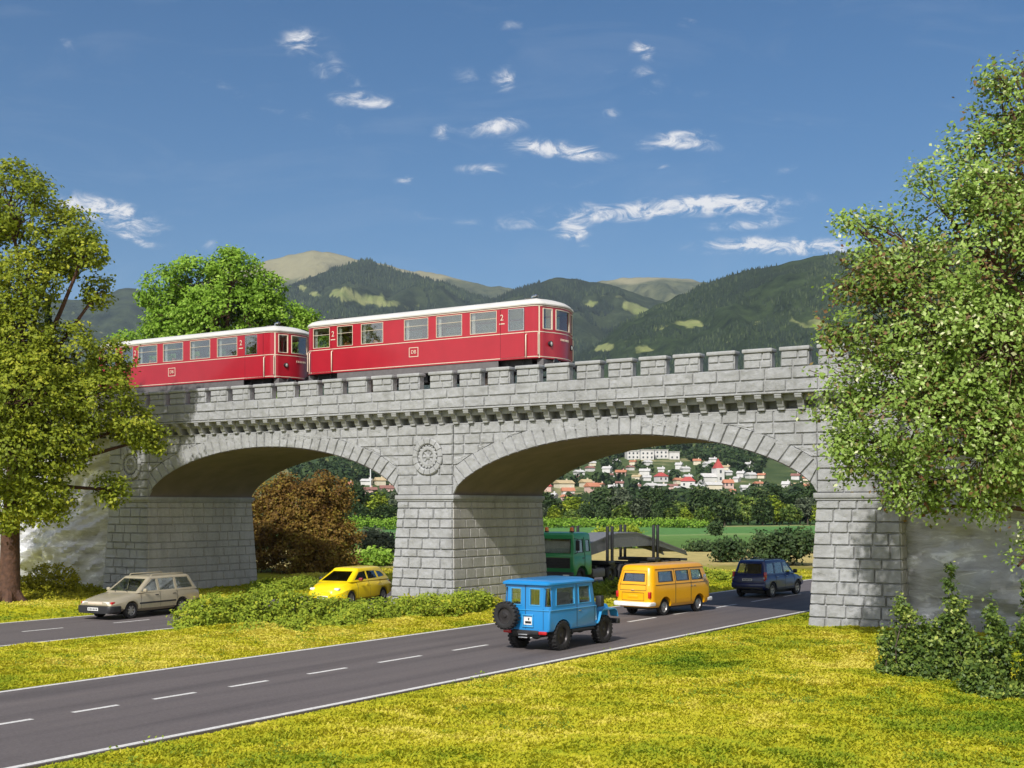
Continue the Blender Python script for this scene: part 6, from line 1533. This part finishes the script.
def mountain(pts, Y, width, m, seed, meadows=(), alp0=None, foot=470, amp=.10):
    """pts: skyline (px, py); the slope comes towards us over width metres"""
    pts = np.array(pts, float); px = np.linspace(pts[0, 0], pts[-1, 0], 260); t = np.linspace(0, 1, 90)
    # smooth the skyline, then roughen it
    py = np.interp(px, pts[:, 0], pts[:, 1])
    for _ in range(3): py = np.convolve(np.pad(py, 2, 'edge'), np.ones(5)/5, 'valid')
    py = py+(fbm(np.stack([px*.09, px*0+seed, px*0], -1), 4, seed)-.5)*5
    PX, T = np.meshgrid(px, t); PY = np.broadcast_to(py, PX.shape)
    X0 = (PX-512)/F_PX*Y; h = (HORIZON-PY)/F_PX*Y+CAM_H
    base = 20.0
    prof = (1-T)**1.25
    Q = np.stack([X0/width*5.0, T*2.6, X0*0+seed], -1)
    gul = (1-np.abs(2*fbm(Q, 4, seed+3)-1))-.6; n2 = fbm(Q*3.1, 4, seed+8)-.5
    env = np.clip(T*5, 0, 1)*np.clip((1-T)*3, 0, 1)
    Z = base+(h-base)*prof+h*amp*env*(gul*1.6+n2*.9)
    YY = Y-T*width+(fbm(Q*1.3+4, 3, seed+20)-.5)*width*.22*env
    XX = X0
    P = np.stack([XX, YY, Z], -1)
    back = np.stack([X0[0], np.full(len(px), Y+width*.8), np.full(len(px), base)], -1)[None]
    P = np.concatenate([back, P], 0); nr, nc = P.shape[:2]
    idx = np.arange(nr*nc).reshape(nr, nc)
    F = np.stack([idx[:-1, :-1], idx[1:, :-1], idx[1:, 1:], idx[:-1, 1:]], -1).reshape(-1, 4)
    me = np_mesh('hill', P.reshape(-1, 3), F); me.shade_smooth()
    sx = 512+F_PX*P[..., 0]/P[..., 1]; sy = HORIZON-F_PX*(P[..., 2]-CAM_H)/P[..., 1]
    md = np.zeros(sx.shape)
    for cx, cy, rx, ry, rot in meadows:
        c, s_ = math.cos(rot), math.sin(rot); dx, dy = sx-cx, sy-cy
        e = ((dx*c+dy*s_)/(rx*1.25))**2+((-dx*s_+dy*c)/(ry*1.25))**2; e = e+(fbm(np.stack([sx*.11, sy*.22, sx*0+cx], -1), 4, 55)-.42)*3.4; md = np.maximum(md, np.clip(1.1-e*.6, 0, 1)*.62)
    a = me.attributes.new('meadow', 'FLOAT', 'POINT'); a.data.foreach_set('value', md.ravel().astype(np.float32))
    al = np.zeros(sx.shape) if alp0 is None else np.clip(.5+(alp0-sy)/14.0, 0, 1)*.75
    a = me.attributes.new('alp', 'FLOAT', 'POINT'); a.data.foreach_set('value', al.ravel().astype(np.float32))
    o = link('hill', me, m); tag(o, kind='structure'); return P
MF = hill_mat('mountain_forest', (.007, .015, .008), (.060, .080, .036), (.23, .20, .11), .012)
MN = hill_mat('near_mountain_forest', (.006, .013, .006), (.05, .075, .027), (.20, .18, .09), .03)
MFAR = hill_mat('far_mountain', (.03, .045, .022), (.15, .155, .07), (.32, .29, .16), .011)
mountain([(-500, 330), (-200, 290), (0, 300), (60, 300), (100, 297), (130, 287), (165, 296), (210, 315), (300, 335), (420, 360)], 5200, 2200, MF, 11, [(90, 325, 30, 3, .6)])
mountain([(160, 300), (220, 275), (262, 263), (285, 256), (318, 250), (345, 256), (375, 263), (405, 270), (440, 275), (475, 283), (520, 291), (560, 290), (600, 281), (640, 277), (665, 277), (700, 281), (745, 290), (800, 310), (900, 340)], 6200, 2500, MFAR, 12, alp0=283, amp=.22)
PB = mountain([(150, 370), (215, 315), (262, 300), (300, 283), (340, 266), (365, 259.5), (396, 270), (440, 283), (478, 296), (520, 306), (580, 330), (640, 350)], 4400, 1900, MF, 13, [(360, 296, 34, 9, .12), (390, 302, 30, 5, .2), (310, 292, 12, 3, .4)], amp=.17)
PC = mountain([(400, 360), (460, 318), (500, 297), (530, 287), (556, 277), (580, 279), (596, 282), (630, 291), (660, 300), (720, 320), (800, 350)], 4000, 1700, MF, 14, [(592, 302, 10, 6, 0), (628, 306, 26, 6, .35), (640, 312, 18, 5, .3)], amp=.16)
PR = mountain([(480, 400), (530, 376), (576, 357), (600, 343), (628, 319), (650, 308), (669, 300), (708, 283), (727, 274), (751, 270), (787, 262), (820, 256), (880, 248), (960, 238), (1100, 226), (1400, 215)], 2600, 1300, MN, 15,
    [(688, 324, 22, 5, -.15), (662, 328, 10, 3, -.2), (612, 346, 20, 4, -.25), (640, 350, 16, 6, -.2), (805, 322, 18, 6, .1), (720, 345, 14, 3, -.3), (750, 325, 12, 2, -.3)], amp=.12)
# single conifers of the nearest slope, one mass
rng = np.random.default_rng(17)
def scatter(PR, n, hr):
    nr, nc = PR.shape[:2]; i = rng.integers(1, nr-1, n); j = rng.integers(0, nc-1, n); f = rng.random((n, 2))
    A = PR[i, j]; P = A+(PR[np.minimum(i+1, nr-1), j]-A)*f[:, :1]+(PR[i, j+1]-A)*f[:, 1:]
    return P, rng.uniform(*hr, n)
far_sets = [scatter(PB, 60000, (8, 16)), scatter(PC, 60000, (8, 16))]
nr, nc = PR.shape[:2]; n = 90000
i = rng.integers(1, nr-1, n); j = rng.integers(0, nc-1, n); f = rng.random((n, 2))
A = PR[i, j]; Bq = PR[np.minimum(i+1, nr-1), j]; Cq = PR[i, j+1]
P = A+(Bq-A)*f[:, :1]+(Cq-A)*f[:, 1:]
sx = 512+F_PX*P[:, 0]/P[:, 1]; sy = HORIZON-F_PX*(P[:, 2]-CAM_H)/P[:, 1]
ok = (sx > 540) & (sx < 1060) & (sy < 420)
for cx, cy, rx, ry, rot in [(688, 324, 22, 6, -.15), (612, 346, 20, 5, -.25), (640, 350, 16, 7, -.2), (805, 322, 18, 7, .1)]:
    c, s_ = math.cos(rot), math.sin(rot); dx, dy = sx-cx, sy-cy; ok &= ((dx*c+dy*s_)/rx)**2+((-dx*s_+dy*c)/ry)**2 > 1.0
cl = fbm(P*.010, 4, 19); ok &= cl > .43
P = P[ok]; h = rng.uniform(4, 9, len(P))
for Pq, hq in far_sets:
    qx = 512+F_PX*Pq[:, 0]/Pq[:, 1]; qy = HORIZON-F_PX*(Pq[:, 2]-CAM_H)/Pq[:, 1]; ok = (qy < 400) & (fbm(Pq*.006, 4, 29) > .43)
    for cx, cy, rx, ry, rot in [(360, 296, 38, 11, .12), (390, 302, 32, 7, .2), (310, 292, 13, 4, .4), (592, 302, 11, 7, 0), (628, 306, 28, 8, .35), (640, 312, 20, 6, .3)]:
        c, s_ = math.cos(rot), math.sin(rot); dx, dy = qx-cx, qy-cy; ok &= ((dx*c+dy*s_)/rx)**2+((-dx*s_+dy*c)/ry)**2 > 1.0
    P = np.concatenate([P, Pq[ok]]); h = np.concatenate([h, hq[ok]])
n = len(P); w = h*rng.uniform(.2, .34, n)
a = rng.uniform(0, 2*PI, n); V = [P+np.stack([0*h, 0*h, h], -1)]
for q in range(5): V.append(P+np.stack([w*np.cos(a+q*2*PI/5), w*np.sin(a+q*2*PI/5), -1+0*h], -1))
V = np.stack(V, 1).reshape(-1, 3); b0 = (np.arange(n)*6)[:, None, None]
F = (b0+np.array([[0, 1+q, 1+(q+1) % 5] for q in range(5)])).reshape(-1, 3)
M['far_conifer'] = leafmat('far_conifers', [(0, (.006, .014, .008)), (.5, (.019, .035, .015)), (1, (.075, .10, .036))], .0, .9)
o = link('mountain_forest', np_mesh('forest', V, F, np.repeat(np.clip(rng.normal(.42, .2, n)+(fbm(P*.004, 3, 23)-.5)*1.3, 0, 1), 5)), M['far_conifer']); tag(o, kind='stuff')
# ================================================================ sky, sun, camera
SUN = Vector((-0.30, -0.68, 0.67)).normalized()
w = bpy.data.worlds.new('World'); S.world = w; w.use_nodes = True; nt = w.node_tree; nt.nodes.clear(); L = nt.links.new
out = nt.nodes.new('ShaderNodeOutputWorld'); bg = nt.nodes.new('ShaderNodeBackground'); L(bg.outputs[0], out.inputs[0])
sky = nt.nodes.new('ShaderNodeTexSky'); sky.sky_type = 'NISHITA'; sky.sun_disc = False
sky.sun_elevation = math.asin(SUN.z); sky.sun_rotation = math.atan2(SUN.x, SUN.y); sky.altitude = 400; sky.air_density = 1.0; sky.dust_density = .3; sky.ozone_density = 4.0
SKY_STR = 0.10
# clouds: small torn puffs and streaks on the sky sphere, placed by direction
tc = N(nt, 'ShaderNodeTexCoord'); sep = N(nt, 'ShaderNodeSeparateXYZ'); L(tc.outputs['Generated'], sep.inputs[0])
def mth(op, a, b=None, c=None, clamp=False):
    n = N(nt, 'ShaderNodeMath', operation=op); n.use_clamp = clamp
    for i, q in enumerate((a, b, c)):
        if q is None: continue
        if isinstance(q, (int, float)): n.inputs[i].default_value = q
        else: L(q, n.inputs[i])
    return n.outputs[0]
yy = mth('MAXIMUM', sep.outputs['Y'], .05); ax = mth('DIVIDE', sep.outputs['X'], yy); az = mth('DIVIDE', sep.outputs['Z'], yy)
cv = N(nt, 'ShaderNodeCombineXYZ'); L(ax, cv.inputs[0]); L(az, cv.inputs[1])
def cn(sx, sy, sc, det=6, ro=.6, dist=0.0):
    mp = N(nt, 'ShaderNodeMapping'); mp.inputs['Scale'].default_value = (sx, sy, 1); L(cv.outputs[0], mp.inputs[0])
    q = N(nt, 'ShaderNodeTexNoise'); q.inputs['Scale'].default_value = sc; q.inputs['Detail'].default_value = det; q.inputs['Roughness'].default_value = ro; q.inputs['Distortion'].default_value = dist; L(mp.outputs[0], q.inputs['Vector']); return q
nz = cn(1, 2.1, 36, 9, .68, .9)
# warp the positions a little so that no puff is an ellipse
wv = cn(1, 1, 14, 3, .5); wsep = N(nt, 'ShaderNodeSeparateColor'); L(wv.outputs['Color'], wsep.inputs[0])
axw = mth('MULTIPLY_ADD', mth('SUBTRACT', wsep.outputs[0], .5), .020, ax); azw = mth('MULTIPLY_ADD', mth('SUBTRACT', wsep.outputs[1], .5), .012, az)
CL = [(300, 40, 16, 10, 0, .95), (355, 99, 22, 8, .12, .75), (382, 103, 16, 6, .2, .6), (507, 80, 11, 11, .2, 1.0), (494, 127, 28, 9, -.1, .95), (443, 130, 12, 8, -.2, .85), (552, 150, 48, 9, .05, .85), (570, 155, 34, 6, .1, .6), (484, 170, 26, 5, .05, .7), (409, 179, 11, 4, -.1, .7), (642, 49, 11, 9, .2, .75), (612, 113, 11, 7, -.2, .6), (676, 139, 32, 8, -.12, 1.0), (700, 146, 22, 5, 0, .5),
      (665, 166, 8, 4, 0, .6), (655, 209, 112, 9, -.06, 1.2), (725, 203, 46, 9, .0, .9), (572, 231, 13, 7, 0, 1.6), (584, 245, 8, 3, 0, .5), (748, 223, 44, 6, -.1, .75), (765, 245, 62, 8, -.03, 1.15), (810, 247, 50, 7, .02, 1.0), (720, 180, 18, 4, -.2, .45), (795, 168, 30, 5, -.1, .35), (648, 88, 10, 22, -.4, .35), (470, 80, 20, 12, .3, .40), (320, 72, 8, 34, -.5, .25), (65, 48, 12, 12, 0, .45), (120, 215, 40, 13, .35, 1.25), (86, 204, 40, 8, .12, 1.25), (132, 236, 22, 4, .38, .8), (208, 246, 8, 6, .0, .5), (300, 120, 90, 8, .35, .18), (600, 60, 200, 14, .2, .14), (300, 60, 160, 12, .3, .14), (860, 60, 160, 20, .3, .12), (510, 24, 16, 5, .0, .4), (690, 22, 14, 5, .0, .4), (560, 185, 90, 8, -.05, .22), (345, 75, 9, 46, -.55, .34), (250, 95, 120, 7, .3, .26), (430, 215, 130, 6, .12, .24), (760, 110, 150, 9, .25, .22), (560, 222, 60, 4, -.1, .4)]
tot = None
for cx, cy, rx, ry, rot, amp in CL:
    X, Z = (cx-512)/F_PX, (HORIZON-cy)/F_PX; c, s_ = math.cos(rot), math.sin(rot)
    dx = mth('SUBTRACT', axw, X); dz = mth('SUBTRACT', azw, Z)
    # rotate (picture y points down, hence the signs), scale to the puff's half axes
    u = mth('MULTIPLY_ADD', dx, c*F_PX/rx, mth('MULTIPLY', dz, -s_*F_PX/rx)); v = mth('MULTIPLY_ADD', dx, s_*F_PX/ry, mth('MULTIPLY', dz, c*F_PX/ry))
    e = mth('EXPONENT', mth('MULTIPLY', mth('MULTIPLY_ADD', u, u, mth('MULTIPLY', v, v)), -.9))
    e = mth('MULTIPLY', e, amp); tot = e if tot is None else mth('ADD', tot, e)
front = mth('GREATER_THAN', sep.outputs['Y'], .1)
dens = mth('MULTIPLY', mth('MULTIPLY_ADD', mth('SUBTRACT', nz.outputs['Fac'], .52), 3.4, .50), mth('MINIMUM', tot, 1.25))
dens = mth('MULTIPLY', dens, front)
cr = N(nt, 'ShaderNodeMapRange', interpolation_type='SMOOTHSTEP'); cr.inputs['From Min'].default_value = .07; cr.inputs['From Max'].default_value = .85; L(dens, cr.inputs['Value'])
# very thin high veil
ve = cn(.8, 3.2, 7, 7, .62, .8); vm = N(nt, 'ShaderNodeMapRange'); vm.inputs['From Min'].default_value = .52; vm.inputs['From Max'].default_value = .86; vm.inputs['To Max'].default_value = .09; L(ve.outputs['Fac'], vm.inputs['Value'])
fac = mth('MAXIMUM', cr.outputs[0], mth('MULTIPLY', vm.outputs[0], front))
mix = N(nt, 'ShaderNodeMix', data_type='RGBA'); # unseen bright clouds added behind the viewer as soft frontal fill light
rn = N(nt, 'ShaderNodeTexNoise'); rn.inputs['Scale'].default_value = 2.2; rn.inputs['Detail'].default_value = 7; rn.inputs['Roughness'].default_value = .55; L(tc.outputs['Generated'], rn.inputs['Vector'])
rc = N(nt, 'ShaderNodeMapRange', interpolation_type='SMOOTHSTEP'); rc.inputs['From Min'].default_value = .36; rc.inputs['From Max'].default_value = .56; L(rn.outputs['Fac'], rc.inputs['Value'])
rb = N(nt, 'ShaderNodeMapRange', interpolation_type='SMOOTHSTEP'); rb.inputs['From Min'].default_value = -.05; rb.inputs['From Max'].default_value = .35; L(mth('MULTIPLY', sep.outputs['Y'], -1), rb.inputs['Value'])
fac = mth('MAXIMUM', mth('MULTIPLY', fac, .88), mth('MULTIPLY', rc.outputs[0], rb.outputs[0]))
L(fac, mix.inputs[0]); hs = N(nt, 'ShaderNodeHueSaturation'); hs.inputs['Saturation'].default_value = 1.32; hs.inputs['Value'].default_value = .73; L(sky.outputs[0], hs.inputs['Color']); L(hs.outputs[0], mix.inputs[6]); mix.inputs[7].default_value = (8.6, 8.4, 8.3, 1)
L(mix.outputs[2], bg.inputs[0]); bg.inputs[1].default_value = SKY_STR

ld = bpy.data.lights.new('sun', 'SUN'); ld.energy = 3.7; ld.angle = R(.8); ld.color = (1, .965, .92)
lo = bpy.data.objects.new('sun', ld); COL.objects.link(lo); lo.rotation_euler = (-SUN).to_track_quat('-Z', 'Y').to_euler(); lo.location = (-30, -20, 60)

cd = bpy.data.cameras.new('camera'); cam = bpy.data.objects.new('camera', cd); COL.objects.link(cam); S.camera = cam
cam.location = (0, 0, CAM_H); cam.rotation_euler = (PI/2, 0, 0); cd.sensor_width = 36; cd.lens = 36*F_PX/1024
cd.shift_y = (HORIZON-384)/1024; cd.clip_start = .1; cd.clip_end = 30000
S.view_settings.view_transform = 'Standard'; S.view_settings.look = 'None'; S.view_settings.exposure = 0.27; S.view_settings.gamma = 1
S.render.resolution_x = 1024; S.render.resolution_y = 768
# ---------------------------------------------------------------- the air between us and the mountains
hb = MB(); hb.box(-9600, 9600, -200, 9600, -1.6, 1700)
hm, nt, out = newmat('haze'); pv = nt.nodes.new('ShaderNodeVolumePrincipled')
pv.inputs['Color'].default_value = (.70, .84, 1.0, 1); pv.inputs['Density'].default_value = 4.8e-5; pv.inputs['Anisotropy'].default_value = 0.0
nt.links.new(pv.outputs[0], out.inputs['Volume'])
hz = hb.build('haze', hm); tag(hz, kind='stuff')
